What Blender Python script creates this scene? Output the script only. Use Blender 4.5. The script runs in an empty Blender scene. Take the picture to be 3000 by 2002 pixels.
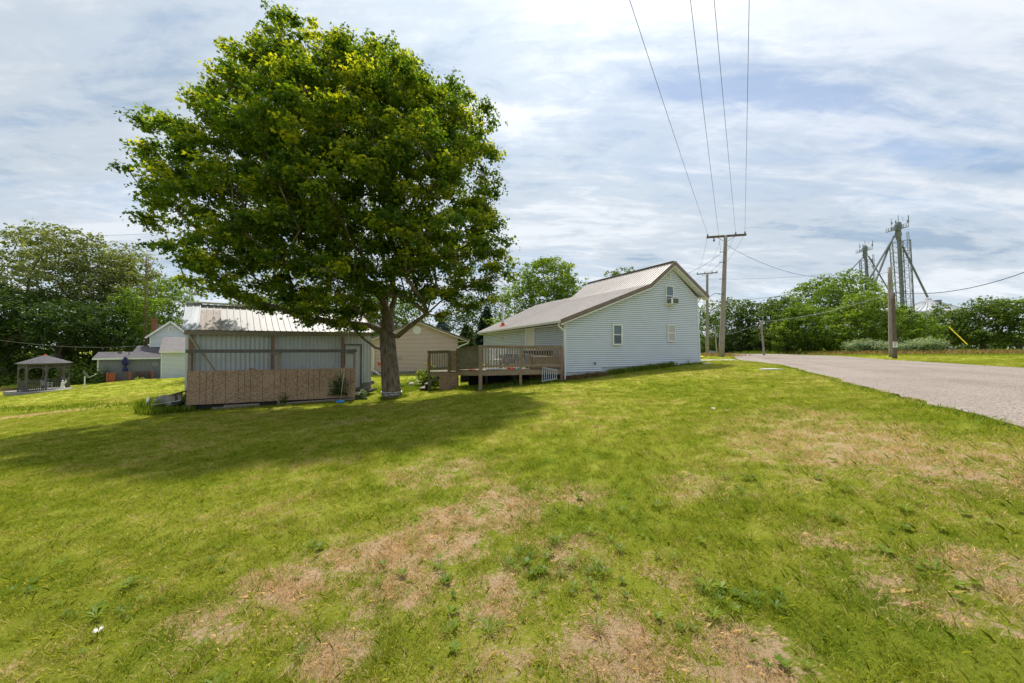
import bpy, math, random
import numpy as np
from mathutils import Vector, Matrix
from mathutils.noise import noise as pnoise

S = bpy.context.scene
COL = S.collection
# ------------------------------------------------------------------ camera
EYE = 1.6
F = 1000.0                       # focal length in 3000-pixel units -> 12 mm on a 36 mm sensor
PITCH = math.atan(19 / F)
cam_d = bpy.data.cameras.new('camera')
cam_d.sensor_width = 36.0
cam_d.lens = 12.0
cam_d.clip_start = 0.05
cam_d.clip_end = 6000
cam = bpy.data.objects.new('camera', cam_d)
cam.location = (0, 0, EYE)
cam.rotation_euler = (math.pi / 2 + PITCH, 0, 0)
COL.objects.link(cam)
S.camera = cam

# ------------------------------------------------------------------ light
SUN_EL = math.radians(65)
SUN_AZ = math.radians(-17)       # measured from +Y (ahead of the camera) towards +X
sund = Vector((math.cos(SUN_EL) * math.sin(SUN_AZ), math.cos(SUN_EL) * math.cos(SUN_AZ), math.sin(SUN_EL)))
ld = bpy.data.lights.new('sun', 'SUN')
ld.energy = 3.3
ld.angle = math.radians(2.2)
ld.color = (1.0, 0.95, 0.86)
sun = bpy.data.objects.new('sun', ld)
sun.rotation_euler = (-sund).to_track_quat('-Z', 'Y').to_euler()
COL.objects.link(sun)

S.view_settings.view_transform = 'Standard'
S.view_settings.look = 'None'
S.view_settings.exposure = 0.74
S.view_settings.gamma = 1.0
S.view_settings.use_curve_mapping = False
S.render.engine = 'CYCLES'

W = bpy.data.worlds.new('World')
S.world = W
W.use_nodes = True


def world_sky():
    nt = W.node_tree
    N, Lk = nt.nodes, nt.links
    N.clear()
    out = N.new('ShaderNodeOutputWorld')
    bg = N.new('ShaderNodeBackground')
    bg.inputs['Strength'].default_value = 0.1
    sky = N.new('ShaderNodeTexSky')
    sky.sky_type = 'NISHITA'
    sky.sun_disc = False
    sky.sun_elevation = SUN_EL
    sky.sun_rotation = SUN_AZ
    sky.air_density = 1.0
    sky.dust_density = 0.6
    tc = N.new('ShaderNodeTexCoord')
    sep = N.new('ShaderNodeSeparateXYZ')
    Lk.new(tc.outputs['Generated'], sep.inputs[0])

    def m(op, a, b=None, c=None):
        n = N.new('ShaderNodeMath')
        n.operation = op
        for i, v in enumerate((a, b, c)):
            if v is None:
                continue
            if isinstance(v, (int, float)):
                n.inputs[i].default_value = v
            else:
                Lk.new(v, n.inputs[i])
        return n.outputs[0]
    zz = m('ADD', m('MAXIMUM', sep.outputs[2], 0.0), 0.16)
    cx = m('DIVIDE', sep.outputs[0], zz)
    cy = m('DIVIDE', sep.outputs[1], zz)
    comb = N.new('ShaderNodeCombineXYZ')
    Lk.new(cx, comb.inputs[0])
    Lk.new(cy, comb.inputs[1])

    def noise(scale, detail, rough, rot, sc, dist=0.0, off=(0, 0, 0)):
        mp = N.new('ShaderNodeMapping')
        mp.inputs['Rotation'].default_value = (0, 0, math.radians(rot))
        mp.inputs['Scale'].default_value = sc
        mp.inputs['Location'].default_value = off
        Lk.new(comb.outputs[0], mp.inputs[0])
        n = N.new('ShaderNodeTexNoise')
        n.inputs['Scale'].default_value = scale
        n.inputs['Detail'].default_value = detail
        n.inputs['Roughness'].default_value = rough
        n.inputs['Distortion'].default_value = dist
        Lk.new(mp.outputs[0], n.inputs['Vector'])
        return n.outputs['Fac']

    def ramp(fac, stops):
        r = N.new('ShaderNodeValToRGB')
        e = r.color_ramp.elements
        while len(e) < len(stops):
            e.new(0.5)
        for i, (p, c) in enumerate(stops):
            e[i].position = p
            e[i].color = c if len(c) == 4 else (*c, 1)
        r.color_ramp.interpolation = 'EASE'
        Lk.new(fac, r.inputs[0])
        return r.outputs[0]
    big = noise(0.55, 5, 0.5, -35, (1, 2.4, 1), 0.3, (SKY_OFF[0], SKY_OFF[1], 0))
    wisp = noise(1.5, 9, 0.6, -38, (0.6, 3.4, 1), 0.6, (4.1, 1.7, 0))
    fine = noise(6.0, 8, 0.65, -20, (0.9, 1.8, 1), 0.5, (1.3, 7.7, 0))
    cov = m('ADD', m('MULTIPLY', big, 0.62), m('ADD', m('MULTIPLY', wisp, 0.34), m('MULTIPLY', fine, 0.14)))
    cover = ramp(cov, [(0.37, (0.40,) * 3), (0.45, (0.80,) * 3), (0.56, (1,) * 3)])
    shade = noise(0.8, 7, 0.6, -35, (1.0, 2.2, 1), 0.6, (9.3, 3.1, 0))
    sh2 = m('ADD', m('MULTIPLY', shade, 0.62), m('ADD', m('MULTIPLY', wisp, 0.30), m('MULTIPLY', fine, 0.20)))
    ccol = ramp(sh2, [(0.43, (0.285, 0.365, 0.465)), (0.54, (0.44, 0.50, 0.565)), (0.66, (0.60, 0.635, 0.68))])
    # glow of the thin cloud round the sun
    vd = N.new('ShaderNodeVectorMath')
    vd.operation = 'DOT_PRODUCT'
    Lk.new(tc.outputs['Generated'], vd.inputs[0])
    vd.inputs[1].default_value = (sund.x + 0.22, sund.y, sund.z)
    gl = m('MULTIPLY', m('POWER', m('MAXIMUM', vd.outputs['Value'], 0.0), 5.0), 0.46)
    # pale near the horizon
    hz = m('MULTIPLY', m('POWER', m('SUBTRACT', 1.0, m('MAXIMUM', sep.outputs[2], 0.0)), 7.0), 0.14)
    mul = m('MULTIPLY', m('ADD', m('ADD', 0.80, gl), hz), 10.0)
    vs = N.new('ShaderNodeVectorMath')
    vs.operation = 'SCALE'
    Lk.new(ccol, vs.inputs[0])
    Lk.new(mul, vs.inputs['Scale'])
    mix = N.new('ShaderNodeMix')
    mix.data_type = 'RGBA'
    Lk.new(cover, mix.inputs[0])
    Lk.new(sky.outputs[0], mix.inputs[6])
    Lk.new(vs.outputs[0], mix.inputs[7])
    Lk.new(mix.outputs[2], bg.inputs[0])
    Lk.new(bg.outputs[0], out.inputs[0])


SKY_OFF = (2.0, 5.0)
world_sky()


# ------------------------------------------------------------------ survey helpers
def at(px, py, Y):
    """a surveyed point of the place: bearing (3000-px photo units) and distance ahead"""
    a = (px - 1500) / F
    b = (1001 - py) / F
    r = (a, math.cos(PITCH) - b * math.sin(PITCH), math.sin(PITCH) + b * math.cos(PITCH))
    t = Y / r[1]
    return Vector((r[0] * t, Y, EYE + r[2] * t))


CP = [  # surveyed ground points x, y, z
    (0, 0, 0), (-3, -3, -0.15), (3, -3, 0.2), (-8, -6, -0.6), (0, 5, 0.02), (-3, 5, -0.18), (3.5, 4, 0.36), (-7, 5, -0.42),
    (2.45, 15.7, 0.10), (6.2, 17.3, 0.42), (10.5, 19, 0.72), (4, 10, 0.22), (0, 10, -0.02), (-3, 10, -0.26), (-6.5, 8, -0.48),
    (-1.25, 13.9, -0.12), (0.5, 14.6, 0.0), (-2.6, 16.4, -0.35), (-4.5, 16.2, -0.45), (-5.2, 14.8, -0.63), (-6.5, 14.2, -0.56),
    (-11.6, 12.2, -0.68), (-14, 12.5, -0.72), (-9, 13.2, -0.6), (-7, 16.5, -0.58), (-10.3, 25.2, -0.4), (-4.4, 27.7, -0.38),
    (-2, 27.5, -0.35), (6, 31, 0.4), (12, 27, 0.7), (-16, 8, -0.95), (-16, 16, -0.95), (-24, 16, -1.55), (-30, 20, -2.0),
    (-43.6, 36, -2.05), (-34.4, 33.5, -1.6), (-30, 38, -1.4), (-45, 33, -2.62), (-40, 30, -2.25), (-40, 24, -2.45), (-52, 36, -2.8),
    (-60, 36, -3.1), (-45, 48, -2.8), (-20, 40, -1.0), (-15, 60, -1.2), (0, 60, 0), (-60, 60, -3), (-80, 20, -4), (-30, 5, -2.0),
    (6.1, 4.15, 0.68), (6.7, 5.5, 0.68), (8.4, 8, 0.68), (9.7, 10.3, 0.70), (11.3, 13.1, 0.71), (13.9, 17.5, 0.72), (14.3, 23.7, 0.72),
    (23.6, 36, 0.72), (31, 39, 0.72), (28.7, 27.3, 0.74), (24, 18.4, 0.74), (21.8, 14.5, 0.74), (14, 0, 0.72), (5, -6, 0.5),
    (32, 29, 0.86), (38, 26, 0.95), (45, 30, 1.0), (60, 40, 1.0), (30, 50, 0.7), (60, 70, 0.7), (18, 30, 0.80), (28, 36, 0.80),
    (30, 10, 0.9), (20, -10, 0.7), (0, -20, 0), (-40, -20, -2), (120, 120, 0.5), (-120, 120, -4), (120, 0, 0.5), (-120, 0, -5),
    (0, 130, 0.3), (0, -100, 0), (100, -80, 0), (-100, -80, -3),
]


def tps_fit(pts, lam=0.02):
    P = np.array(pts, float)
    n = len(P)
    d = np.hypot(P[:, None, 0] - P[None, :, 0], P[:, None, 1] - P[None, :, 1])
    K = d * d * np.log(d + 1e-9) * 0.01
    K += np.eye(n) * lam
    Q = np.c_[np.ones(n), P[:, 0] / 10, P[:, 1] / 10]
    A = np.zeros((n + 3, n + 3))
    A[:n, :n] = K
    A[:n, n:] = Q
    A[n:, :n] = Q.T
    return P, np.linalg.solve(A, np.r_[P[:, 2], 0, 0, 0])


TP, TW = tps_fit(CP)


def zg_arr(x, y):
    x = np.asarray(x, float)
    y = np.asarray(y, float)
    s = np.hypot(x, y)
    k = np.minimum(1, 115 / np.maximum(s, 1e-6))
    x2 = (x * k).ravel()
    y2 = (y * k).ravel()
    out = np.zeros(len(x2))
    for i in range(0, len(x2), 20000):
        a, b = x2[i:i + 20000], y2[i:i + 20000]
        d = np.hypot(a[:, None] - TP[None, :, 0], b[:, None] - TP[None, :, 1])
        out[i:i + 20000] = (d * d * np.log(d + 1e-9) * 0.01) @ TW[:-3] + TW[-3] + TW[-2] * a / 10 + TW[-1] * b / 10
    # the small ledge in the neighbour's lawn
    xx, yy = x2, y2
    L = np.clip((-15.5 - xx) / 3.0, 0, 1) * np.clip((xx + 60) / 10, 0, 1)
    yl = 15.5 + (-15 - xx) * 0.30
    out -= L * 0.16 * (1 / (1 + np.exp(-(yl - yy) * 5.0))) * np.exp(-np.maximum(yl - yy, 0) / 4.0)
    return out.reshape(x.shape)


def zg(x, y):
    return float(zg_arr(np.array([x]), np.array([y]))[0])


def ground_at(px, py):
    r = at(px, py, 1.0) - Vector((0, 0, EYE))
    ys = np.linspace(1.2, 60, 2400)
    zz = zg_arr(r.x * ys, ys)
    h = EYE + r.z * ys - zz
    i = int(np.argmax(h < 0))
    Y = ys[i] if h[i] < 0 else 60
    return Vector((r.x * Y, Y, zz[i]))


# ------------------------------------------------------------------ materials
def mat(name, c1, c2=None, scale=4.0, rough=0.8, bump=0.0, bscale=None, metallic=0.0, stretch=(1, 1, 1), detail=5, spec=0.3,
        coord='Object', thr=(0.35, 0.65)):
    m = bpy.data.materials.new(name)
    m.use_nodes = True
    nt = m.node_tree
    N, Lk = nt.nodes, nt.links
    b = N['Principled BSDF']
    b.inputs['Roughness'].default_value = rough
    b.inputs['Metallic'].default_value = metallic
    b.inputs['Specular IOR Level'].default_value = spec
    b.inputs['Base Color'].default_value = (*c1, 1)
    if c2 is not None or bump:
        tc = N.new('ShaderNodeTexCoord')
        mp = N.new('ShaderNodeMapping')
        mp.inputs['Scale'].default_value = stretch
        Lk.new(tc.outputs[coord], mp.inputs[0])
        n = N.new('ShaderNodeTexNoise')
        n.inputs['Scale'].default_value = scale
        n.inputs['Detail'].default_value = detail
        n.inputs['Roughness'].default_value = 0.62
        Lk.new(mp.outputs[0], n.inputs['Vector'])
        if c2 is not None:
            r = N.new('ShaderNodeValToRGB')
            r.color_ramp.elements[0].position = thr[0]
            r.color_ramp.elements[1].position = thr[1]
            r.color_ramp.elements[0].color = (*c1, 1)
            r.color_ramp.elements[1].color = (*c2, 1)
            Lk.new(n.outputs['Fac'], r.inputs[0])
            Lk.new(r.outputs[0], b.inputs['Base Color'])
        if bump:
            n2 = N.new('ShaderNodeTexNoise')
            n2.inputs['Scale'].default_value = bscale or scale * 4
            n2.inputs['Detail'].default_value = 4
            Lk.new(mp.outputs[0], n2.inputs['Vector'])
            bp = N.new('ShaderNodeBump')
            bp.inputs['Strength'].default_value = bump
            bp.inputs['Distance'].default_value = 0.02
            Lk.new(n2.outputs['Fac'], bp.inputs['Height'])
            Lk.new(bp.outputs[0], b.inputs['Normal'])
    return m


M = {}
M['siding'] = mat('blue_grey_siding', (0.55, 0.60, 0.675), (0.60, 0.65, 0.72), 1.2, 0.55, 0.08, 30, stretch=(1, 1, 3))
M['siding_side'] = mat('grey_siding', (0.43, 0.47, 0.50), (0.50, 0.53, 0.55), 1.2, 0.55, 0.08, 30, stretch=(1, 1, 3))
M['gap'] = mat('siding_shadow_line', (0.12, 0.135, 0.155), None, rough=0.9)  # dark colour paints the shadow line under each siding course
M['tan'] = mat('tan_siding', (0.64, 0.49, 0.415), (0.69, 0.54, 0.46), 1.0, 0.6, 0.08, 30)
M['lhs'] = mat('pale_siding', (0.54, 0.58, 0.635), (0.60, 0.63, 0.68), 1.0, 0.6, 0.08, 30)
M['white'] = mat('white_trim', (0.74, 0.75, 0.74), (0.64, 0.65, 0.63), 3, 0.5)
M['cream'] = mat('cream_gutter', (0.66, 0.64, 0.57), (0.56, 0.54, 0.47), 2, 0.5)
M['door'] = mat('door_paint', (0.60, 0.58, 0.52), (0.54, 0.52, 0.46), 2, 0.5)
M['brown'] = mat('brown_trim', (0.15, 0.115, 0.095), (0.20, 0.155, 0.13), 3, 0.5)
M['roof_metal'] = mat('tan_metal_roof', (0.53, 0.485, 0.46), (0.61, 0.565, 0.54), 1.4, 0.42, 0.05, 14, stretch=(1, 5, 1), spec=0.5)
M['galv'] = mat('galvanised_metal', (0.42, 0.44, 0.45), (0.56, 0.57, 0.58), 2.5, 0.45, 0.05, 20, metallic=0.3)
M['shed_roof'] = mat('weathered_metal_roof', (0.31, 0.295, 0.29), (0.385, 0.37, 0.365), 1.6, 0.5, 0.05, 10, stretch=(7, 1, 1))
M['shed_roof_new'] = mat('bright_metal_roof', (0.48, 0.50, 0.53), (0.42, 0.44, 0.47), 2.0, 0.42, stretch=(7, 1, 1))
M['shed_roof_patch'] = mat('stained_metal_roof', (0.40, 0.345, 0.31), (0.15, 0.125, 0.11), 4.5, 0.75, stretch=(3.0, 1.0, 1), thr=(0.56, 0.66), detail=8)
M['corr'] = mat('white_corrugated_sheet', (0.55, 0.58, 0.59), (0.49, 0.52, 0.53), 2.0, 0.5)
M['wood_old'] = mat('weathered_wood', (0.19, 0.16, 0.13), (0.27, 0.235, 0.195), 6, 0.9, 0.3, 30, stretch=(1, 1, 6))
M['wood_rail'] = mat('weathered_deck_wood', (0.20, 0.148, 0.10), (0.30, 0.232, 0.165), 5, 0.9, 0.3, 30, stretch=(1, 1, 5))
M['wood_moss_shade'] = mat('mossy_shaded_deck_wood', (0.115, 0.11, 0.065), (0.20, 0.18, 0.12), 5, 0.95, 0.3, 30)
M['wood_red'] = mat('reddish_wood', (0.23, 0.13, 0.09), (0.30, 0.185, 0.135), 5, 0.9, 0.2, 30, stretch=(1, 1, 5))
M['wood_green'] = mat('treated_wood', (0.23, 0.215, 0.155), (0.30, 0.28, 0.20), 5, 0.9, 0.2, 30)
M['wood_grey'] = mat('grey_wood', (0.085, 0.08, 0.074), (0.145, 0.138, 0.128), 6, 0.9, 0.3, 40, stretch=(6, 6, 1))
M['pole'] = mat('pole_wood', (0.20, 0.175, 0.15), (0.33, 0.30, 0.265), 5, 0.95, 0.5, 25, stretch=(4, 4, 0.4))
M['pole_dark'] = mat('dark_pole_wood', (0.085, 0.065, 0.05), (0.16, 0.13, 0.105), 5, 0.95, 0.5, 25, stretch=(4, 4, 0.4))
M['block'] = mat('concrete_block', (0.20, 0.19, 0.18), (0.30, 0.285, 0.27), 5, 0.95, 0.3, 40)
M['concrete'] = mat('concrete', (0.42, 0.40, 0.37), (0.52, 0.50, 0.47), 3, 0.9, 0.2, 60)
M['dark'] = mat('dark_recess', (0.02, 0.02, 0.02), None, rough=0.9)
M['dirt'] = mat('bare_dirt', (0.16, 0.115, 0.08), (0.26, 0.20, 0.15), 8, 1.0, 0.5, 60)
M['brick'] = mat('red_brick', (0.20, 0.075, 0.05), (0.30, 0.12, 0.085), 8, 0.9, 0.3, 50)
M['shingle'] = mat('asphalt_shingle', (0.075, 0.07, 0.075), (0.13, 0.122, 0.13), 3.0, 0.95, 0.3, 30, stretch=(1, 1, 8))
M['shingle_pale'] = mat('pale_asphalt_shingle', (0.19, 0.17, 0.17), (0.29, 0.265, 0.26), 3.0, 0.95, 0.3, 30, stretch=(1, 1, 8))
M['deck_red'] = mat('red_stained_wood', (0.27, 0.075, 0.035), (0.36, 0.115, 0.06), 5, 0.8)
M['navy'] = mat('navy_fabric', (0.020, 0.022, 0.085), (0.035, 0.035, 0.12), 6, 0.9)
M['statue'] = mat('white_stone', (0.72, 0.70, 0.68), (0.60, 0.58, 0.56), 6, 0.8)
M['steel'] = mat('grey_steel', (0.115, 0.13, 0.165), (0.17, 0.19, 0.23), 1.0, 0.6)
M['bin'] = mat('bright_galvanised', (0.42, 0.43, 0.45), (0.52, 0.53, 0.55), 0.5, 0.4, metallic=0.3)
M['bin_dull'] = mat('dull_galvanised', (0.36, 0.40, 0.43), (0.44, 0.48, 0.51), 0.5, 0.5, metallic=0.3)
M['wire'] = mat('cable_black', (0.05, 0.05, 0.055), None, rough=0.6)
M['wire_grey'] = mat('cable_grey', (0.20, 0.20, 0.20), None, rough=0.6)
M['rust'] = mat('rusty_steel', (0.10, 0.055, 0.04), (0.17, 0.10, 0.07), 6, 0.9)
M['yellow'] = mat('yellow_plastic', (0.72, 0.55, 0.03), None, rough=0.5)
M['blue'] = mat('blue_plastic', (0.01, 0.22, 0.62), (0.015, 0.27, 0.70), 3, 0.4)
M['red'] = mat('red_plastic', (0.55, 0.03, 0.035), None, rough=0.5)
M['orange'] = mat('orange_plastic', (0.60, 0.14, 0.02), None, rough=0.5)
M['redorn'] = mat('red_ornament_paint', (0.50, 0.05, 0.02), None, rough=0.6)
M['sky_blue'] = mat('light_blue_plastic', (0.10, 0.42, 0.70), None, rough=0.5)
M['grey_plastic'] = mat('pale_grey_plastic', (0.50, 0.54, 0.57), None, rough=0.5)
M['white_plastic'] = mat('white_plastic', (0.75, 0.75, 0.74), None, rough=0.4)
M['black'] = mat('black_plastic', (0.025, 0.025, 0.028), None, rough=0.5)
M['rope'] = mat('rope', (0.45, 0.40, 0.33), None, rough=0.9)
M['glassdark'] = mat('window_glass', (0.035, 0.05, 0.06), (0.065, 0.085, 0.095), 3, 0.08, spec=0.6)
M['curtain'] = mat('pale_curtain_behind_glass', (0.36, 0.33, 0.33), (0.47, 0.44, 0.44), 5, 0.25, stretch=(6, 1, 0.3), spec=0.6)
M['curtain_dark'] = mat('blue_curtain_behind_glass', (0.07, 0.115, 0.15), (0.12, 0.175, 0.21), 5, 0.2, stretch=(8, 1, 0.3), spec=0.6)
M['grille'] = mat('grey_grille', (0.11, 0.115, 0.12), (0.16, 0.165, 0.17), 30, 0.6)
M['bark'] = mat('furrowed_bark', (0.065, 0.050, 0.036), (0.22, 0.18, 0.135), 7, 1.0, 0.9, 16, stretch=(2.2, 2.2, 0.45), detail=8)
M['bark_far'] = mat('dark_bark', (0.05, 0.042, 0.034), (0.10, 0.085, 0.068), 4, 1.0)
M['pvc'] = mat('pvc_grey_white', (0.38, 0.40, 0.44), None, rough=0.4)


def osb_mat():
    m = bpy.data.materials.new('oriented_strand_board')
    m.use_nodes = True
    N, Lk = m.node_tree.nodes, m.node_tree.links
    b = N['Principled BSDF']
    b.inputs['Roughness'].default_value = 0.9
    b.inputs['Specular IOR Level'].default_value = 0.15
    tc = N.new('ShaderNodeTexCoord')
    cols = []
    for k, (rot, st) in enumerate(((28, (22, 22, 60)), (-50, (30, 30, 70)))):
        mp = N.new('ShaderNodeMapping')
        mp.inputs['Rotation'].default_value = (0, math.radians(rot), 0)
        mp.inputs['Scale'].default_value = st
        Lk.new(tc.outputs['Object'], mp.inputs[0])
        v = N.new('ShaderNodeTexVoronoi')
        v.inputs['Scale'].default_value = 1.0
        v.inputs['Randomness'].default_value = 1.0
        Lk.new(mp.outputs[0], v.inputs['Vector'])
        cols.append(v.outputs['Color'])
    mx = N.new('ShaderNodeMix')
    mx.data_type = 'RGBA'
    mx.inputs[0].default_value = 0.5
    Lk.new(cols[0], mx.inputs[6])
    Lk.new(cols[1], mx.inputs[7])
    sp = N.new('ShaderNodeSeparateColor')
    Lk.new(mx.outputs[2], sp.inputs[0])
    n = N.new('ShaderNodeTexNoise')
    n.inputs['Scale'].default_value = 1.3
    n.inputs['Detail'].default_value = 4
    Lk.new(tc.outputs['Object'], n.inputs['Vector'])
    ad = N.new('ShaderNodeMath')
    ad.operation = 'MULTIPLY_ADD'
    Lk.new(n.outputs['Fac'], ad.inputs[0])
    ad.inputs[1].default_value = 0.6
    Lk.new(sp.outputs[0], ad.inputs[2])
    r = N.new('ShaderNodeValToRGB')
    e = r.color_ramp.elements
    e[0].position, e[0].color = 0.38, (0.19, 0.11, 0.07, 1)
    e[1].position, e[1].color = 1.2 if False else 1.0, (0.41, 0.295, 0.205, 1)
    k = e.new(0.7)
    k.color = (0.275, 0.182, 0.122, 1)
    Lk.new(ad.outputs[0], r.inputs[0])
    Lk.new(r.outputs[0], b.inputs['Base Color'])
    return m


M['osb'] = osb_mat()


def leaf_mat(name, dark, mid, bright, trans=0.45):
    """leaf colour runs over the per-leaf value 'tone' (old dark leaves to pale new growth and painted sunlit clump tops)"""
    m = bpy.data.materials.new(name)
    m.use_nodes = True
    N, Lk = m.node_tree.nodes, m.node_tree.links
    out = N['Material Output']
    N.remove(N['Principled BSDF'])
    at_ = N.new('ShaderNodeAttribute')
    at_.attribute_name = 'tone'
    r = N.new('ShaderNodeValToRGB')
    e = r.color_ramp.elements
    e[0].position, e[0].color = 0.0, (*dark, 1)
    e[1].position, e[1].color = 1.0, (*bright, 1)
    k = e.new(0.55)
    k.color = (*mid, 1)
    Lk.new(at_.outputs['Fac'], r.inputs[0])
    d = N.new('ShaderNodeBsdfDiffuse')
    t = N.new('ShaderNodeBsdfTranslucent')
    g = N.new('ShaderNodeBsdfGlossy')
    g.inputs['Roughness'].default_value = 0.45
    g.inputs['Color'].default_value = (0.8, 0.85, 0.9, 1)
    Lk.new(r.outputs[0], d.inputs[0])
    mul = N.new('ShaderNodeMix')
    mul.data_type = 'RGBA'
    mul.blend_type = 'MULTIPLY'
    mul.inputs[0].default_value = 1
    Lk.new(r.outputs[0], mul.inputs[6])
    mul.inputs[7].default_value = (1.5, 1.35, 0.5, 1)
    Lk.new(mul.outputs[2], t.inputs[0])
    a = N.new('ShaderNodeMixShader')
    a.inputs[0].default_value = trans
    Lk.new(d.outputs[0], a.inputs[1])
    Lk.new(t.outputs[0], a.inputs[2])
    b = N.new('ShaderNodeMixShader')
    b.inputs[0].default_value = 0.012
    Lk.new(a.outputs[0], b.inputs[1])
    Lk.new(g.outputs[0], b.inputs[2])
    Lk.new(b.outputs[0], out.inputs[0])
    return m


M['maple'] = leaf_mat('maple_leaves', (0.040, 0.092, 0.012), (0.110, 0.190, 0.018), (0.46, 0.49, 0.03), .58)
M['leaf_mid'] = leaf_mat('green_leaves', (0.055, 0.105, 0.022), (0.11, 0.175, 0.034), (0.23, 0.29, 0.06))
M['leaf_bright'] = leaf_mat('bright_leaves', (0.075, 0.15, 0.018), (0.16, 0.25, 0.03), (0.32, 0.39, 0.055))
M['leaf_dark'] = leaf_mat('dark_leaves', (0.03, 0.06, 0.016), (0.055, 0.10, 0.024), (0.12, 0.17, 0.04), 0.4)
M['leaf_olive'] = leaf_mat('olive_leaves', (0.09, 0.12, 0.042), (0.18, 0.22, 0.085), (0.33, 0.37, 0.16))
M['spruce_blue'] = leaf_mat('blue_needles', (0.035, 0.06, 0.055), (0.07, 0.11, 0.105), (0.12, 0.17, 0.16), 0.15)
M['spruce_dark'] = leaf_mat('dark_needles', (0.012, 0.03, 0.016), (0.025, 0.05, 0.022), (0.05, 0.08, 0.03), 0.15)
M['weed'] = leaf_mat('weed_leaves', (0.085, 0.15, 0.015), (0.14, 0.21, 0.02), (0.22, 0.29, 0.03), 0.45)
M['silver'] = leaf_mat('silvery_leaves', (0.10, 0.15, 0.08), (0.18, 0.25, 0.13), (0.30, 0.36, 0.21), 0.3)
M['dry'] = leaf_mat('dry_grass', (0.17, 0.12, 0.06), (0.28, 0.20, 0.11), (0.38, 0.30, 0.18), 0.4)
M['flower_white'] = mat('white_petals', (0.75, 0.74, 0.68), None, rough=0.7)
M['flower_yellow'] = mat('yellow_petals', (0.80, 0.62, 0.02), None, rough=0.7)


# ------------------------------------------------------------------ lawn colour shared by the soil sheet and the blades
DRY = []
for px, py, r, s in [(1500, 1480, 0.38, 1.0), (1330, 1530, 0.34, 1.0), (1700, 1455, 0.30, .8), (1120, 1640, 0.28, 1.0), (1180, 1720, 0.24, .9),
                     (1360, 1600, 0.22, .9), (1480, 1720, 0.20, .8), (900, 1700, 0.25, .7), (1000, 1900, 0.18, .9), (1830, 1900, 0.22, 1.0),
                     (2200, 1930, 0.20, 1.0), (1430, 1560, .2, .6), (2500, 1330, 0.8, .55), (2420, 1270, 0.8, .5), (2850, 1390, 0.6, .6),
                     (2330, 1230, 0.8, .4), (1650, 1620, 0.2, .8), (2450, 1600, 0.2, .7), (600, 1840, .22, .7), (1300, 1380, .6, .6),
                     (2650, 1760, .25, .8), (2950, 1700, .3, .8), (1960, 1700, .12, .5), (110, 1215, 1.2, 1.0), (1020, 1235, .5, .6),
                     (1240, 1620, .2, .8), (720, 1740, .18, .6), (2050, 1420, .35, .5)]:
    g = ground_at(px, py)
    DRY.append((g.x, g.y, r, s))


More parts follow.
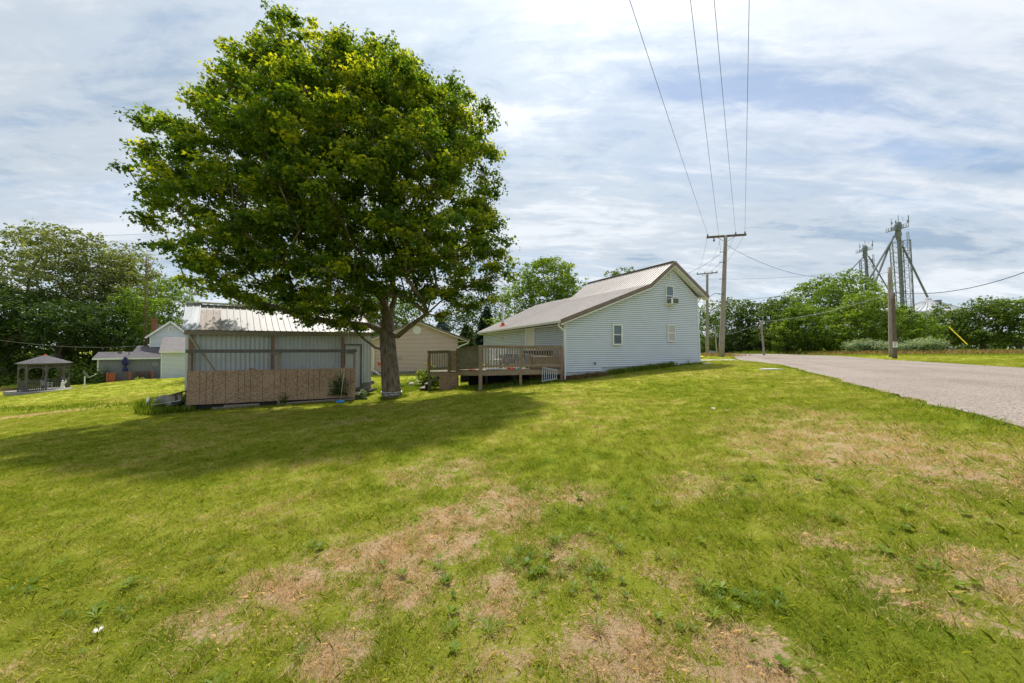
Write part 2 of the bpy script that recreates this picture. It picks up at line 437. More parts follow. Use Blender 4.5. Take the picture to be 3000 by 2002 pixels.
def grass_group():
    g = bpy.data.node_groups.new('LawnColour', 'ShaderNodeTree')
    g.interface.new_socket('Blade', in_out='INPUT', socket_type='NodeSocketFloat')
    g.interface.new_socket('Color', in_out='OUTPUT', socket_type='NodeSocketColor')
    g.interface.new_socket('Dry', in_out='OUTPUT', socket_type='NodeSocketFloat')
    N, Lk = g.nodes, g.links
    gi = N.new('NodeGroupInput')
    go = N.new('NodeGroupOutput')
    geo = N.new('ShaderNodeNewGeometry')

    def m(op, a, b=None, c=None, clamp=False):
        n = N.new('ShaderNodeMath')
        n.operation = op
        n.use_clamp = clamp
        for i, v in enumerate((a, b, c)):
            if v is None:
                continue
            if isinstance(v, (int, float)):
                n.inputs[i].default_value = v
            else:
                Lk.new(v, n.inputs[i])
        return n.outputs[0]

    flat = N.new('ShaderNodeVectorMath')
    flat.operation = 'MULTIPLY'
    flat.inputs[1].default_value = (1, 1, 0)
    Lk.new(geo.outputs['Position'], flat.inputs[0])

    def noise(scale, detail, off=(0, 0, 0), rough=0.6, st=(1, 1, 1)):
        mp = N.new('ShaderNodeMapping')
        mp.inputs['Location'].default_value = off
        mp.inputs['Scale'].default_value = st
        Lk.new(flat.outputs[0], mp.inputs[0])
        n = N.new('ShaderNodeTexNoise')
        n.inputs['Scale'].default_value = scale
        n.inputs['Detail'].default_value = detail
        n.inputs['Roughness'].default_value = rough
        Lk.new(mp.outputs[0], n.inputs['Vector'])
        return n
    big = noise(0.30, 5, (3, 1, 0)).outputs['Fac']
    med = noise(1.7, 6, (7, 2, 0), 0.65).outputs['Fac']
    fine = noise(7.0, 5, (1, 9, 0), 0.7).outputs['Fac']
    wn = noise(2.2, 4, (5, 5, 0), 0.7)
    wsub = N.new('ShaderNodeVectorMath')
    wsub.operation = 'MULTIPLY_ADD'
    Lk.new(wn.outputs['Color'], wsub.inputs[0])
    wsub.inputs[1].default_value = (0.75, 0.75, 0)
    wsub.inputs[2].default_value = (-0.37, -0.37, 0)
    wp = N.new('ShaderNodeVectorMath')
    wp.operation = 'ADD'
    Lk.new(flat.outputs[0], wp.inputs[0])
    Lk.new(wsub.outputs[0], wp.inputs[1])
    acc = None
    for (x, y, r, s) in DRY:
        d = N.new('ShaderNodeVectorMath')
        d.operation = 'DISTANCE'
        Lk.new(wp.outputs[0], d.inputs[0])
        d.inputs[1].default_value = (x, y, 0)
        v = m('MULTIPLY', m('SUBTRACT', 1.0, m('DIVIDE', d.outputs['Value'], r * 2.0), clamp=True), s * .92)
        acc = v if acc is None else m('MAXIMUM', acc, v)
    base = m('ADD', m('MULTIPLY', med, 0.85), m('MULTIPLY', big, 0.75))         # about 0.8 +- 0.15
    base = m('MULTIPLY', m('SUBTRACT', base, 0.80), 1.9)
    dry = m('ADD', m('ADD', acc, base), m('MULTIPLY', m('SUBTRACT', fine, 0.5), 1.5))
    dryv = m('ADD', dry, 0.13, clamp=True)
    # each blade decides for itself
    sel = m('ADD', dryv, m('MULTIPLY', m('SUBTRACT', gi.outputs['Blade'], 0.5), 0.95))
    sel = m('MULTIPLY', m('SUBTRACT', sel, 0.42), 3.0, clamp=True)
    r1 = N.new('ShaderNodeValToRGB')
    e = r1.color_ramp.elements
    e[0].position, e[0].color = 0.34, (*GREEN_A, 1)
    e[1].position, e[1].color = 0.68, (*GREEN_C, 1)
    k = e.new(0.5)
    k.color = (*GREEN_B, 1)
    tone = m('ADD', m('ADD', m('MULTIPLY', big, 0.30), m('MULTIPLY', med, 0.36)), m('ADD', m('MULTIPLY', fine, 0.18), m('MULTIPLY', gi.outputs['Blade'], 0.18)))
    Lk.new(tone, r1.inputs[0])
    r2 = N.new('ShaderNodeValToRGB')
    e = r2.color_ramp.elements
    e[0].position, e[0].color = 0.2, (0.48, 0.31, 0.17, 1)
    e[1].position, e[1].color = 0.9, (0.80, 0.60, 0.39, 1)
    Lk.new(m('ADD', m('MULTIPLY', gi.outputs['Blade'], 0.6), m('MULTIPLY', fine, 0.4)), r2.inputs[0])
    mx = N.new('ShaderNodeMix')
    mx.data_type = 'RGBA'
    Lk.new(sel, mx.inputs[0])
    Lk.new(r1.outputs[0], mx.inputs[6])
    Lk.new(r2.outputs[0], mx.inputs[7])
    Lk.new(mx.outputs[2], go.inputs['Color'])
    Lk.new(dryv, go.inputs['Dry'])
    return g


GREEN_A = (0.120, 0.205, 0.015)
GREEN_B = (0.310, 0.345, 0.034)
GREEN_C = (0.53, 0.49, 0.095)
GG = grass_group()


def ground_mat():
    m = bpy.data.materials.new('lawn_soil')
    m.use_nodes = True
    N, Lk = m.node_tree.nodes, m.node_tree.links
    b = N['Principled BSDF']
    b.inputs['Roughness'].default_value = 1.0
    b.inputs['Specular IOR Level'].default_value = 0.05
    gn = N.new('ShaderNodeGroup')
    gn.node_tree = GG
    geo = N.new('ShaderNodeNewGeometry')
    n = N.new('ShaderNodeTexNoise')
    n.inputs['Scale'].default_value = 38
    n.inputs['Detail'].default_value = 6
    n.inputs['Roughness'].default_value = 0.75
    Lk.new(geo.outputs['Position'], n.inputs['Vector'])
    st = N.new('ShaderNodeMapRange')
    st.inputs[1].default_value = 0.25
    st.inputs[2].default_value = 0.75
    Lk.new(n.outputs['Fac'], st.inputs[0])
    Lk.new(st.outputs[0], gn.inputs['Blade'])
    hs = N.new('ShaderNodeHueSaturation')
    # soil and shaded thatch show between real blades close by
    ds = N.new('ShaderNodeVectorMath')
    ds.operation = 'LENGTH'
    Lk.new(geo.outputs['Position'], ds.inputs[0])
    mr = N.new('ShaderNodeMapRange')
    mr.inputs[1].default_value = 8
    mr.inputs[2].default_value = 30
    mr.inputs[3].default_value = 0.75
    mr.inputs[4].default_value = 0.92
    Lk.new(ds.outputs['Value'], mr.inputs[0])
    Lk.new(mr.outputs[0], hs.inputs['Value'])
    Lk.new(gn.outputs['Color'], hs.inputs['Color'])
    Lk.new(hs.outputs[0], b.inputs['Base Color'])
    bp = N.new('ShaderNodeBump')
    bp.inputs['Strength'].default_value = 1.0
    bp.inputs['Distance'].default_value = 0.04
    Lk.new(n.outputs['Fac'], bp.inputs['Height'])
    Lk.new(bp.outputs[0], b.inputs['Normal'])
    return m


def blade_mat():
    m = bpy.data.materials.new('grass_blades')
    m.use_nodes = True
    N, Lk = m.node_tree.nodes, m.node_tree.links
    out = N['Material Output']
    N.remove(N['Principled BSDF'])
    a = N.new('ShaderNodeAttribute')
    a.attribute_name = 'tone'
    gn = N.new('ShaderNodeGroup')
    gn.node_tree = GG
    Lk.new(a.outputs['Fac'], gn.inputs['Blade'])
    d = N.new('ShaderNodeBsdfDiffuse')
    t = N.new('ShaderNodeBsdfTranslucent')
    mu = N.new('ShaderNodeMix')
    mu.data_type = 'RGBA'
    mu.blend_type = 'MULTIPLY'
    mu.inputs[0].default_value = 1.0
    Lk.new(gn.outputs['Color'], mu.inputs[6])
    mu.inputs[7].default_value = (1.25, 1.25, 0.9, 1)
    Lk.new(gn.outputs['Color'], d.inputs[0])
    Lk.new(mu.outputs[2], t.inputs[0])
    x = N.new('ShaderNodeMixShader')
    x.inputs[0].default_value = 0.5
    Lk.new(d.outputs[0], x.inputs[1])
    Lk.new(t.outputs[0], x.inputs[2])
    Lk.new(x.outputs[0], out.inputs[0])
    return m


M['ground'] = ground_mat()
M['blades'] = blade_mat()


def road_mat():
    m = bpy.data.materials.new('chip_seal')
    m.use_nodes = True
    N, Lk = m.node_tree.nodes, m.node_tree.links
    b = N['Principled BSDF']
    b.inputs['Roughness'].default_value = 0.95
    b.inputs['Specular IOR Level'].default_value = 0.2
    geo = N.new('ShaderNodeNewGeometry')
    v = N.new('ShaderNodeTexVoronoi')
    v.inputs['Scale'].default_value = 60
    Lk.new(geo.outputs['Position'], v.inputs['Vector'])
    sc = N.new('ShaderNodeSeparateColor')
    Lk.new(v.outputs['Color'], sc.inputs[0])
    n = N.new('ShaderNodeTexNoise')
    n.inputs['Scale'].default_value = 0.5
    n.inputs['Detail'].default_value = 6
    Lk.new(geo.outputs['Position'], n.inputs['Vector'])
    # worn wheel tracks along the road
    mp = N.new('ShaderNodeMapping')
    mp.vector_type = 'TEXTURE'
    mp.inputs['Rotation'].default_value = (0, 0, -math.radians(30))
    mp.inputs['Scale'].default_value = (0.9, 40, 1)
    Lk.new(geo.outputs['Position'], mp.inputs[0])
    n3 = N.new('ShaderNodeTexNoise')
    n3.inputs['Scale'].default_value = 1.0
    n3.inputs['Detail'].default_value = 3
    Lk.new(mp.outputs[0], n3.inputs['Vector'])
    ma = N.new('ShaderNodeMath')
    ma.operation = 'MULTIPLY_ADD'
    Lk.new(n.outputs['Fac'], ma.inputs[0])
    ma.inputs[1].default_value = 0.6
    Lk.new(sc.outputs[0], ma.inputs[2])
    mb = N.new('ShaderNodeMath')
    mb.operation = 'MULTIPLY_ADD'
    Lk.new(n3.outputs['Fac'], mb.inputs[0])
    mb.inputs[1].default_value = 0.75
    Lk.new(ma.outputs[0], mb.inputs[2])
    r = N.new('ShaderNodeValToRGB')
    e = r.color_ramp.elements
    e[0].position, e[0].color = 0.30, (0.13, 0.105, 0.09, 1)
    e[1].position, e[1].color = 1.0, (0.39, 0.33, 0.28, 1)
    dv = N.new('ShaderNodeMath')
    dv.operation = 'MULTIPLY'
    dv.inputs[1].default_value = 0.56
    Lk.new(mb.outputs[0], dv.inputs[0])
    Lk.new(dv.outputs[0], r.inputs[0])
    Lk.new(r.outputs[0], b.inputs['Base Color'])
    bp = N.new('ShaderNodeBump')
    bp.inputs['Strength'].default_value = 0.6
    bp.inputs['Distance'].default_value = 0.012
    Lk.new(v.outputs['Distance'], bp.inputs['Height'])
    Lk.new(bp.outputs[0], b.inputs['Normal'])
    return m


M['road'] = road_mat()


# ------------------------------------------------------------------ object helpers
def link(o, parent=None):
    COL.objects.link(o)
    if parent is not None:
        o.parent = parent
    return o


def np_mesh(name, verts, faces_flat, counts, material, parent=None, attrs=None, smooth=False):
    me = bpy.data.meshes.new(name)
    verts = np.asarray(verts, np.float32)
    me.vertices.add(len(verts))
    me.vertices.foreach_set('co', verts.ravel())
    faces_flat = np.asarray(faces_flat, np.int32)
    counts = np.asarray(counts, np.int32)
    me.loops.add(len(faces_flat))
    me.loops.foreach_set('vertex_index', faces_flat)
    me.polygons.add(len(counts))
    st = np.concatenate([[0], np.cumsum(counts)[:-1]]).astype(np.int32)
    me.polygons.foreach_set('loop_start', st)
    me.polygons.foreach_set('loop_total', counts)
    if smooth:
        me.polygons.foreach_set('use_smooth', np.ones(len(counts), bool))
    me.update(calc_edges=True)
    for k, v in (attrs or {}).items():
        a = me.attributes.new(k, 'FLOAT', 'POINT')
        a.data.foreach_set('value', np.asarray(v, np.float32))
    if material:
        me.materials.append(material)
    return link(bpy.data.objects.new(name, me), parent)


class MB:
    def __init__(self):
        self.v, self.f, self.gap = [], [], []

    def poly(self, pts):
        i = len(self.v)
        self.v += [tuple(p) for p in pts]
        self.f.append(tuple(range(i, i + len(pts))))
        return self

    def hexa(self, p):           # 8 points: bottom 4 ccw, top 4 ccw
        i = len(self.v)
        self.v += [tuple(q) for q in p]
        for a in ((3, 2, 1, 0), (4, 5, 6, 7), (0, 1, 5, 4), (1, 2, 6, 5), (2, 3, 7, 6), (3, 0, 4, 7)):
            self.f.append(tuple(i + k for k in a))
        return self

    def box(self, x0, x1, y0, y1, z0, z1):
        return self.hexa([(x0, y0, z0), (x1, y0, z0), (x1, y1, z0), (x0, y1, z0), (x0, y0, z1), (x1, y0, z1), (x1, y1, z1), (x0, y1, z1)])

    def beam(self, p, q, w, h, up=(0, 0, 1)):
        p, q = Vector(p), Vector(q)
        d = (q - p).normalized()
        s = d.cross(Vector(up))
        if s.length < 1e-4:
            s = d.cross(Vector((1, 0, 0)))
        s.normalize()
        t = s.cross(d).normalized()
        s *= w / 2
        t *= h / 2
        return self.hexa([p - s - t, p + s - t, p + s + t, p - s + t, q - s - t, q + s - t, q + s + t, q - s + t])

    def tube(self, pts, rad, n=8, cap=True):
        pts = [Vector(p) for p in pts]
        if isinstance(rad, (int, float)):
            rad = [rad] * len(pts)
        base = len(self.v)
        up = None
        for k, p in enumerate(pts):
            d = (pts[min(k + 1, len(pts) - 1)] - pts[max(k - 1, 0)])
            if d.length < 1e-9:
                d = Vector((0, 0, 1))
            d.normalize()
            if up is None:
                up = d.orthogonal().normalized()
            else:
                up = (up - d * up.dot(d))
                up = up.normalized() if up.length > 1e-5 else d.orthogonal().normalized()
            s = d.cross(up)
            for j in range(n):
                a = 2 * math.pi * j / n
                self.v.append(tuple(p + (up * math.cos(a) + s * math.sin(a)) * rad[k]))
        for k in range(len(pts) - 1):
            for j in range(n):
                a = base + k * n + j
                b = base + k * n + (j + 1) % n
                self.f.append((a, b, b + n, a + n))
        if cap:
            self.f.append(tuple(base + j for j in range(n))[::-1])
            e = base + (len(pts) - 1) * n
            self.f.append(tuple(e + j for j in range(n)))
        return self

    def lathe(self, prof, n=16, c=(0, 0, 0)):
        base = len(self.v)
        for r, z in prof:
            for j in range(n):
                a = 2 * math.pi * j / n
                self.v.append((c[0] + r * math.cos(a), c[1] + r * math.sin(a), c[2] + z))
        for k in range(len(prof) - 1):
            for j in range(n):
                a = base + k * n + j
                b = base + k * n + (j + 1) % n
                self.f.append((a, b, b + n, a + n))
        self.f.append(tuple(base + j for j in range(n))[::-1])
        e = base + (len(prof) - 1) * n
        self.f.append(tuple(e + j for j in range(n)))
        return self

    def prism(self, pts, y0, y1):    # outline in x,z pushed along y
        n = len(pts)
        i = len(self.v)
        self.v += [(x, y0, z) for x, z in pts] + [(x, y1, z) for x, z in pts]
        self.f.append(tuple(range(i, i + n)))
        self.f.append(tuple(range(i + 2 * n - 1, i + n - 1, -1)))
        for k in range(n):
            a, b = i + k, i + (k + 1) % n
            self.f.append((b, a, a + n, b + n))
        return self

    def build(self, name, material, parent=None, smooth=False, bevel=0):
        me = bpy.data.meshes.new(name)
        me.from_pydata(self.v, [], self.f)
        me.materials.append(material)
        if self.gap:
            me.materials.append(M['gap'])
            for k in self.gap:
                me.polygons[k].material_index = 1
        if smooth:
            for p in me.polygons:
                p.use_smooth = True
        o = link(bpy.data.objects.new(name, me), parent)
        if bevel:
            b = o.modifiers.new('bevel', 'BEVEL')
            b.width = bevel
            b.segments = 2
        return o


def thing(name, label, cat, loc=(0, 0, 0), rz=0.0, group=None):
    o = bpy.data.objects.new(name, None)
    o.location = loc
    o.rotation_euler = (0, 0, rz)
    o.empty_display_size = 0.2
    o['label'] = label
    o['category'] = cat
    if group:
        o['group'] = group
    return link(o)


def tag(o, label, cat, group=None, kind=None):
    o['label'] = label
    o['category'] = cat
    if group:
        o['group'] = group
    if kind:
        o['kind'] = kind
    return o


def lap_wall(mb, z0, z1, left, right, y, step=0.1016, lip=0.018, gap=0.020):
    """courses of lap siding on the plane y, facing -y; left(z), right(z) give the wall's sides"""
    z = z0
    while z < z1 - 1e-4:
        t = min(z + step, z1)
        l0, r0, l1, r1 = left(z), right(z), left(t), right(t)
        if r1 > l1 - 0.02 and r0 > l0:
            r1 = max(r1, l1)
            zg_ = z + gap
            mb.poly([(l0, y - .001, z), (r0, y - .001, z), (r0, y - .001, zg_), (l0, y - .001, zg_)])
            mb.gap.append(len(mb.f) - 1)  # this strip carries the painted shadow line
            mb.poly([(l0, y - lip, zg_), (r0, y - lip, zg_), (r1, y, t), (l1, y, t)])
            mb.poly([(l0, y, zg_), (r0, y, zg_), (r0, y - lip, zg_), (l0, y - lip, zg_)])
        z += step


# ------------------------------------------------------------------ ground
def axis(lo, hi, step, far):
    a = list(np.arange(lo, hi + step / 2, step))
    s, x = step, hi
    while x < far:
        s *= 1.35
        x += s
        a.append(x)
    s, x = step, lo
    while x > -far:
        s *= 1.35
        x -= s
        a.insert(0, x)
    return np.array(a)


gx, gy = axis(-62, 50, 0.5, 3500), axis(-6, 56, 0.5, 3500)
XX, YY = np.meshgrid(gx, gy)
ZZ = zg_arr(XX, YY)

# road outline on the plan
RL = [(-22.9, -46), (-9.4, -22.7), (1.3, -4.0), (4.2, 1.0), (6.1, 4.15), (6.75, 5.5), (7.9, 7.3), (8.75, 8.85), (9.7, 10.3), (11.2, 13.1), (12.6, 15.4), (13.9, 17.8), (14.8, 20.6), (15.6, 23.2), (16.6, 25.2), (18.8, 29), (23.6, 36), (27.9, 43), (40, 63), (58, 93)]
RR = [(-12.1, -46), (1.4, -22.7), (11.2, -4), (14.2, 1.2), (16.2, 4.7), (17.3, 6.7), (18.5, 8.8), (19.6, 10.7), (20.7, 12.6), (21.9, 14.6), (23.0, 16.6), (24.0, 18.4), (25.9, 21.9), (27.2, 24.4), (28.8, 27.3), (31.0, 32.5), (34.5, 39), (38.6, 46), (48, 63), (66, 93)]


def resample(a, k=6):
    a = np.array(a, float)
    o = []
    for i in range(len(a) - 1):
        for j in range(k):
            o.append(a[i] + (a[i + 1] - a[i]) * j / k)
    o.append(a[-1])
    return np.array(o)


rl, rr = resample(RL), resample(RR)
rng0 = np.random.default_rng(5)
jit = np.cumsum(rng0.normal(0, 1, len(rl))) * 0
rl = rl + np.c_[rng0.normal(0, 0.035, len(rl)), rng0.normal(0, 0.035, len(rl))]
ROADPOLY = np.vstack([rl, rr[::-1]])


def inpoly(x, y, poly):
    x, y = np.asarray(x), np.asarray(y)
    c = np.zeros(x.shape, bool)
    j = len(poly) - 1
    for i in range(len(poly)):
        xi, yi, xj, yj = poly[i][0], poly[i][1], poly[j][0], poly[j][1]
        if yi != yj:
            c ^= ((yi > y) != (yj > y)) & (x < (xj - xi) * (y - yi) / (yj - yi) + xi)
        j = i
    return c


ZZ2 = ZZ - 0.05 * inpoly(XX, YY, ROADPOLY)
ny, nx = XX.shape
idx = np.arange(nx * ny).reshape(ny, nx)
q = np.stack([idx[:-1, :-1], idx[:-1, 1:], idx[1:, 1:], idx[1:, :-1]], -1).reshape(-1, 4)
gobj = np_mesh('ground', np.c_[XX.ravel(), YY.ravel(), ZZ2.ravel()], q.ravel(), np.full(len(q), 4), M['ground'], smooth=True)
gobj['kind'] = 'structure'

K = 17
tt = np.linspace(0, 1, K)
pts = rl[:, None, :] * (1 - tt)[None, :, None] + rr[:, None, :] * tt[None, :, None]
rz = zg_arr(pts[..., 0], pts[..., 1]) + 0.012 + 0.05 * (1 - (2 * tt - 1) ** 2)[None, :]
ri = np.arange(len(rl) * K).reshape(len(rl), K)
rq = np.stack([ri[:-1, :-1], ri[:-1, 1:], ri[1:, 1:], ri[1:, :-1]], -1).reshape(-1, 4)
robj = np_mesh('road', np.c_[pts.reshape(-1, 2), rz.ravel()], rq.ravel(), np.full(len(rq), 4), M['road'], smooth=True)
robj['kind'] = 'structure'

HA = math.atan2(0.3762, 0.9265)
HO = Vector((2.453, 15.85, 0.0))
HU, HV = Vector((0.9265, 0.3762, 0)), Vector((-0.3762, 0.9265, 0))
SA = math.atan2(0.654, 0.757)

# concrete walk behind the house
mb = MB()
for i in range(16):
    a0, a1 = i / 16, (i + 1) / 16

    def cw(a, o):
        x = 8.5 + (16.2 - 8.5) * a
        y = 22.8 + (23.9 - 22.8) * a + o
        return (x, y, zg(x, y) + 0.02)
    mb.poly([cw(a0, 0), cw(a1, 0), cw(a1, 1.6), cw(a0, 1.6)])
w = mb.build('path', M['concrete'])
w['kind'] = 'structure'


# ------------------------------------------------------------------ the white two-storey house on the right
def rot_side(mb, length):
    """turn a wall built facing -y into one facing -x that starts at y=length"""
    mb.v = [(b, length - a, z) for a, b, z in mb.v]
    return mb


def window(parent, x0, x1, z0, z1, zm, y, pane_up, pane_lo, fw=0.055, label=None):
    f = MB()
    f.box(x0, x0 + fw, y - 0.05, y + 0.02, z0, z1).box(x1 - fw, x1, y - 0.05, y + 0.02, z0, z1)
    f.box(x0 + fw, x1 - fw, y - 0.05, y + 0.02, z1 - fw, z1).box(x0 + fw, x1 - fw, y - 0.062, y + 0.02, z0, z0 + fw * 1.1)
    f.box(x0 + fw, x1 - fw, y - 0.038, y + 0.02, zm - 0.022, zm + 0.022)
    w = f.build('window', M['white'], parent)
    if label:
        w['label'] = label
    MB().box(x0 + fw, x1 - fw, y - 0.024, y - 0.018, zm + 0.022, z1 - fw).build('pane', pane_up, w)
    MB().box(x0 + fw, x1 - fw, y - 0.016, y - 0.010, z0 + fw * 1.1, zm - 0.022).build('pane', pane_lo, w)
    return w


def roof_sheet(mb, A, B, C, D, n, th=0.05, rib=0.034, ribw=0.030):
    """A,B eave front/back; D,C top front/back; n panels; ribs run up the slope"""
    A, B, C, D = map(Vector, (A, B, C, D))
    nrm = (B - A).cross(D - A).normalized()
    if nrm.z < 0:
        nrm = -nrm
    mb.hexa([A - nrm * th, B - nrm * th, C - nrm * th, D - nrm * th, A, B, C, D] if (B - A).cross(D - A).z > 0 else
            [B - nrm * th, A - nrm * th, D - nrm * th, C - nrm * th, B, A, D, C])
    for i in range(n + 1):
        t = i / n
        p, q_ = A.lerp(B, t), D.lerp(C, t)
        mb.beam(p + nrm * (rib / 2), q_ + nrm * (rib / 2), ribw, rib, nrm)


house = thing('house', 'pale blue sided two-storey house with a tan metal lean-to roof, beside the road', 'house', HO, HA)
WB = MB()
WB.prism([(0.01, 0.3), (8.68, 0.6), (8.5, 4.42), (6.55, 5.93), (4.85, 4.63), (0.01, 2.68)], 0.02, 7.3)
WB.prism([(0.01, 0.3), (8.6, 0.5), (8.5, 4.3), (6.55, 5.4), (4.85, 4.8), (0.03, 2.68)], 7.3, 12.5)


def hl(z):
    return 0.0 if z < 2.7 else ((z - 2.7) / 1.95 * 4.85 if z < 4.65 else 4.85 + (z - 4.65) / 1.3 * 1.7)


def hr(z):
    return 8.72 - 0.2 * (z - 0.7) / 3.7 if z < 4.42 else 8.52 - (z - 4.42) / 1.53 * 1.97


WL = MB()
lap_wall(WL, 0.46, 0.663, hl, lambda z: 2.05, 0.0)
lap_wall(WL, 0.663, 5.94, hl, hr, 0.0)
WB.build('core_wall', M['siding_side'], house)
wl = WL.build('wall', M['siding'], house)
WS = MB()
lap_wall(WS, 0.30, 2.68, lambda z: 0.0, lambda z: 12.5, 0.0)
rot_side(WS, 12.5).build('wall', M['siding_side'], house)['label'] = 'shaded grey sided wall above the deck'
MB().box(-0.035, 0.075, -0.03, 0.0, 0.40, 2.68).box(-0.035, 0.0, 0.0, 0.09, 0.40, 2.68).build('corner_board', M['siding'], house)
cb = MB().hexa([(8.66, -0.03, 0.70), (8.76, -0.03, 0.70), (8.76, 0.08, 0.70), (8.66, 0.08, 0.70), (8.46, -0.03, 4.44), (8.56, -0.03, 4.44), (8.56, 0.08, 4.44), (8.46, 0.08, 4.44)])
MB().box(-0.04, 0.0, 12.42, 12.5, 0.3, 2.7).build('corner_board', M['siding'], house)
cb.build('corner_board', M['siding'], house)
fo = MB().box(2.12, 8.6, 0.05, 0.30, -0.4, 0.66)
fo.box(0.05, 2.12, 0.10, 0.30, -0.6, 0.45).box(0.03, 0.2, 0.3, 12.4, -0.8, 0.3)
fo.build('foundation', M['brick'], house)
MB().box(2.5, 5.6, 0.01, 0.05, -0.3, 0.62).build('foundation_slab', M['concrete'], house)
R = MB()
roof_sheet(R, (-0.36, -0.30, 2.87), (-0.36, 7.5, 2.87), (4.87, 7.5, 5.06), (4.87, -0.30, 4.86), 34)
roof_sheet(R, (-0.36, 7.5, 2.87), (-0.36, 12.95, 2.87), (4.87, 12.95, 5.30), (4.87, 7.5, 5.06), 24)
roof_sheet(R, (4.87, -0.30, 4.86), (4.87, 7.55, 5.06), (6.56, 7.55, 6.40), (6.56, -0.30, 6.17), 34)
roof_sheet(R, (9.02, 7.55, 4.70), (9.02, -0.30, 4.50), (6.56, -0.30, 6.17), (6.56, 7.55, 6.40), 34)
roof_sheet(R, (4.87, 7.5, 5.06), (4.87, 12.95, 5.30), (6.5, 12.95, 5.72), (6.5, 7.5, 5.55), 24)
roof_sheet(R, (9.0, 12.95, 4.5), (9.0, 7.5, 4.4), (6.5, 7.5, 5.55), (6.5, 12.95, 5.72), 24)
MB_ = R.build('roof', M['roof_metal'], house)
rt = MB()
ol = [(-0.38, 2.80), (4.87, 4.78), (6.56, 6.10), (9.05, 4.42)]
for i in range(3):
    rt.beam((ol[i][0], -0.325, ol[i][1]), (ol[i + 1][0], -0.325, ol[i + 1][1]), 0.035, 0.20)
MB().beam((6.56, -0.3, 6.20), (6.56, 7.6, 6.43), 0.30, 0.03).build('ridge_cap', M['brown'], house)
rt.build('rake_trim', M['brown'], house)
rt = MB()
for i in range(3):
    a_, b_ = (ol[i][0], 12.97, ol[i][1] + (0, .44, -.38, 0)[i]), (ol[i + 1][0], 12.97, ol[i + 1][1] + (0, .44, -.38, 0)[i + 1])
    rt.beam(a_, b_, 0.035, 0.18)
rt.build('rake_trim', M['brown'], house)
rw = MB()
for i in range(3):
    rw.beam((ol[i][0], -0.315, ol[i][1] - 0.125), (ol[i + 1][0], -0.315, ol[i + 1][1] - 0.125), 0.03, 0.07)
    rw.beam((ol[i][0] + (0.3 if i == 0 else 0), -0.15, ol[i][1] - (0.02 if i == 0 else 0.145)), (ol[i + 1][0], -0.15, ol[i + 1][1] - 0.145), 0.29, 0.015)
rw.poly([(8.5, -0.3, 4.40), (9.0, -0.3, 4.40), (9.0, 7.5, 4.40), (8.5, 7.5, 4.40)])
rw.build('fascia', M['white'], house)
gt = MB().box(-0.47, -0.36, -0.30, 12.95, 2.74, 2.85).box(-0.36, -0.02, -0.28, 12.9, 2.66, 2.69)
gut = gt.build('gutter', M['cream'], house)
ds = MB().tube([(-0.42, -0.18, 2.74), (-0.41, -0.16, 2.60), (-0.10, -0.09, 2.40), (-0.06, -0.08, 2.28), (-0.05, -0.08, 0.15)], 0.045, 6)
ds.build('downspout', M['white'], gut)
MB().tube([(8.80, -0.02, 4.38), (8.66, 0.12, 4.1), (8.80, 0.10, 0.75)], 0.035, 6).build('downspout', M['white'], gut)
window(house, 2.69, 3.29, 1.73, 2.79, 2.26, -0.014, M['curtain_dark'], M['glassdark'], 0.075, 'left ground floor window with dark glass')
window(house, 6.28, 6.82, 1.93, 2.85, 2.40, -0.014, M['curtain'], M['curtain'], 0.045, 'right ground floor window with pale curtain')
window(house, 6.18, 6.72, 3.91, 4.93, 4.39, -0.014, M['curtain_dark'], M['glassdark'], 0.045, 'upper window holding an air conditioner')
v = MB().box(6.22, 6.255, -0.05, 0, 5.28, 5.62).box(6.52, 6.56, -0.05, 0, 5.28, 5.62).box(6.255, 6.52, -0.05, 0, 5.59, 5.62).box(6.255, 6.52, -0.05, 0, 5.28, 5.31)
for i in range(6):
    z = 5.325 + i * 0.045
    v.hexa([(6.255, -0.045, z), (6.52, -0.045, z), (6.52, -0.01, z + 0.02), (6.255, -0.01, z + 0.02), (6.255, -0.045, z + 0.012), (6.52, -0.045, z + 0.012), (6.52, -0.01, z + 0.032), (6.255, -0.01, z + 0.032)])
v.build('gable_vent', M['white'], house)
acb = MB().box(6.24, 6.76, -0.36, -0.05, 3.93, 4.24).build('air_conditioner', M['white'], house, bevel=0.01)
g = MB()
for i in range(13):
    g.box(6.36 + i * 0.029, 6.375 + i * 0.029, -0.372, -0.362, 3.96, 4.21)
g.box(6.355, 6.735, -0.366, -0.361, 3.955, 4.215)
g.build('grille', M['grille'], acb)
g = MB()
for i in range(7):
    g.box(6.228, 6.24, -0.33 + i * 0.036, -0.31 + i * 0.036, 3.97, 4.20)
g.build('side_louvre', M['grille'], acb)
dr = MB().box(-0.06, 0.0, 3.14, 3.24, 0.6, 2.72).box(-0.06, 0.0, 4.18, 4.32, 0.6, 2.72).box(-0.065, 0.0, 3.14, 4.32, 2.62, 2.74)
dfr = dr.build('door_frame', M['white'], house)
dd = MB().box(-0.03, 0.01, 3.24, 4.18, 0.62, 2.62).build('door', M['door'], dfr)
li = MB().box(-0.05, -0.014, 8.0, 8.6, 2.22, 2.32).tube([(-0.04, 8.1, 2.27), (-0.2, 8.1, 2.25)], 0.06, 8).tube([(-0.04, 8.5, 2.27), (-0.2, 8.5, 2.25)], 0.06, 8)
li.build('wall_light', M['cream'], house)
ch = MB().tube([(0.30, 9.0, 2.9), (0.30, 9.0, 4.66)], 0.10, 12).tube([(0.30, 9.0, 4.64), (0.30, 9.0, 4.80)], 0.14, 12)
cho = ch.build('stove_pipe', M['galv'], house, smooth=False)
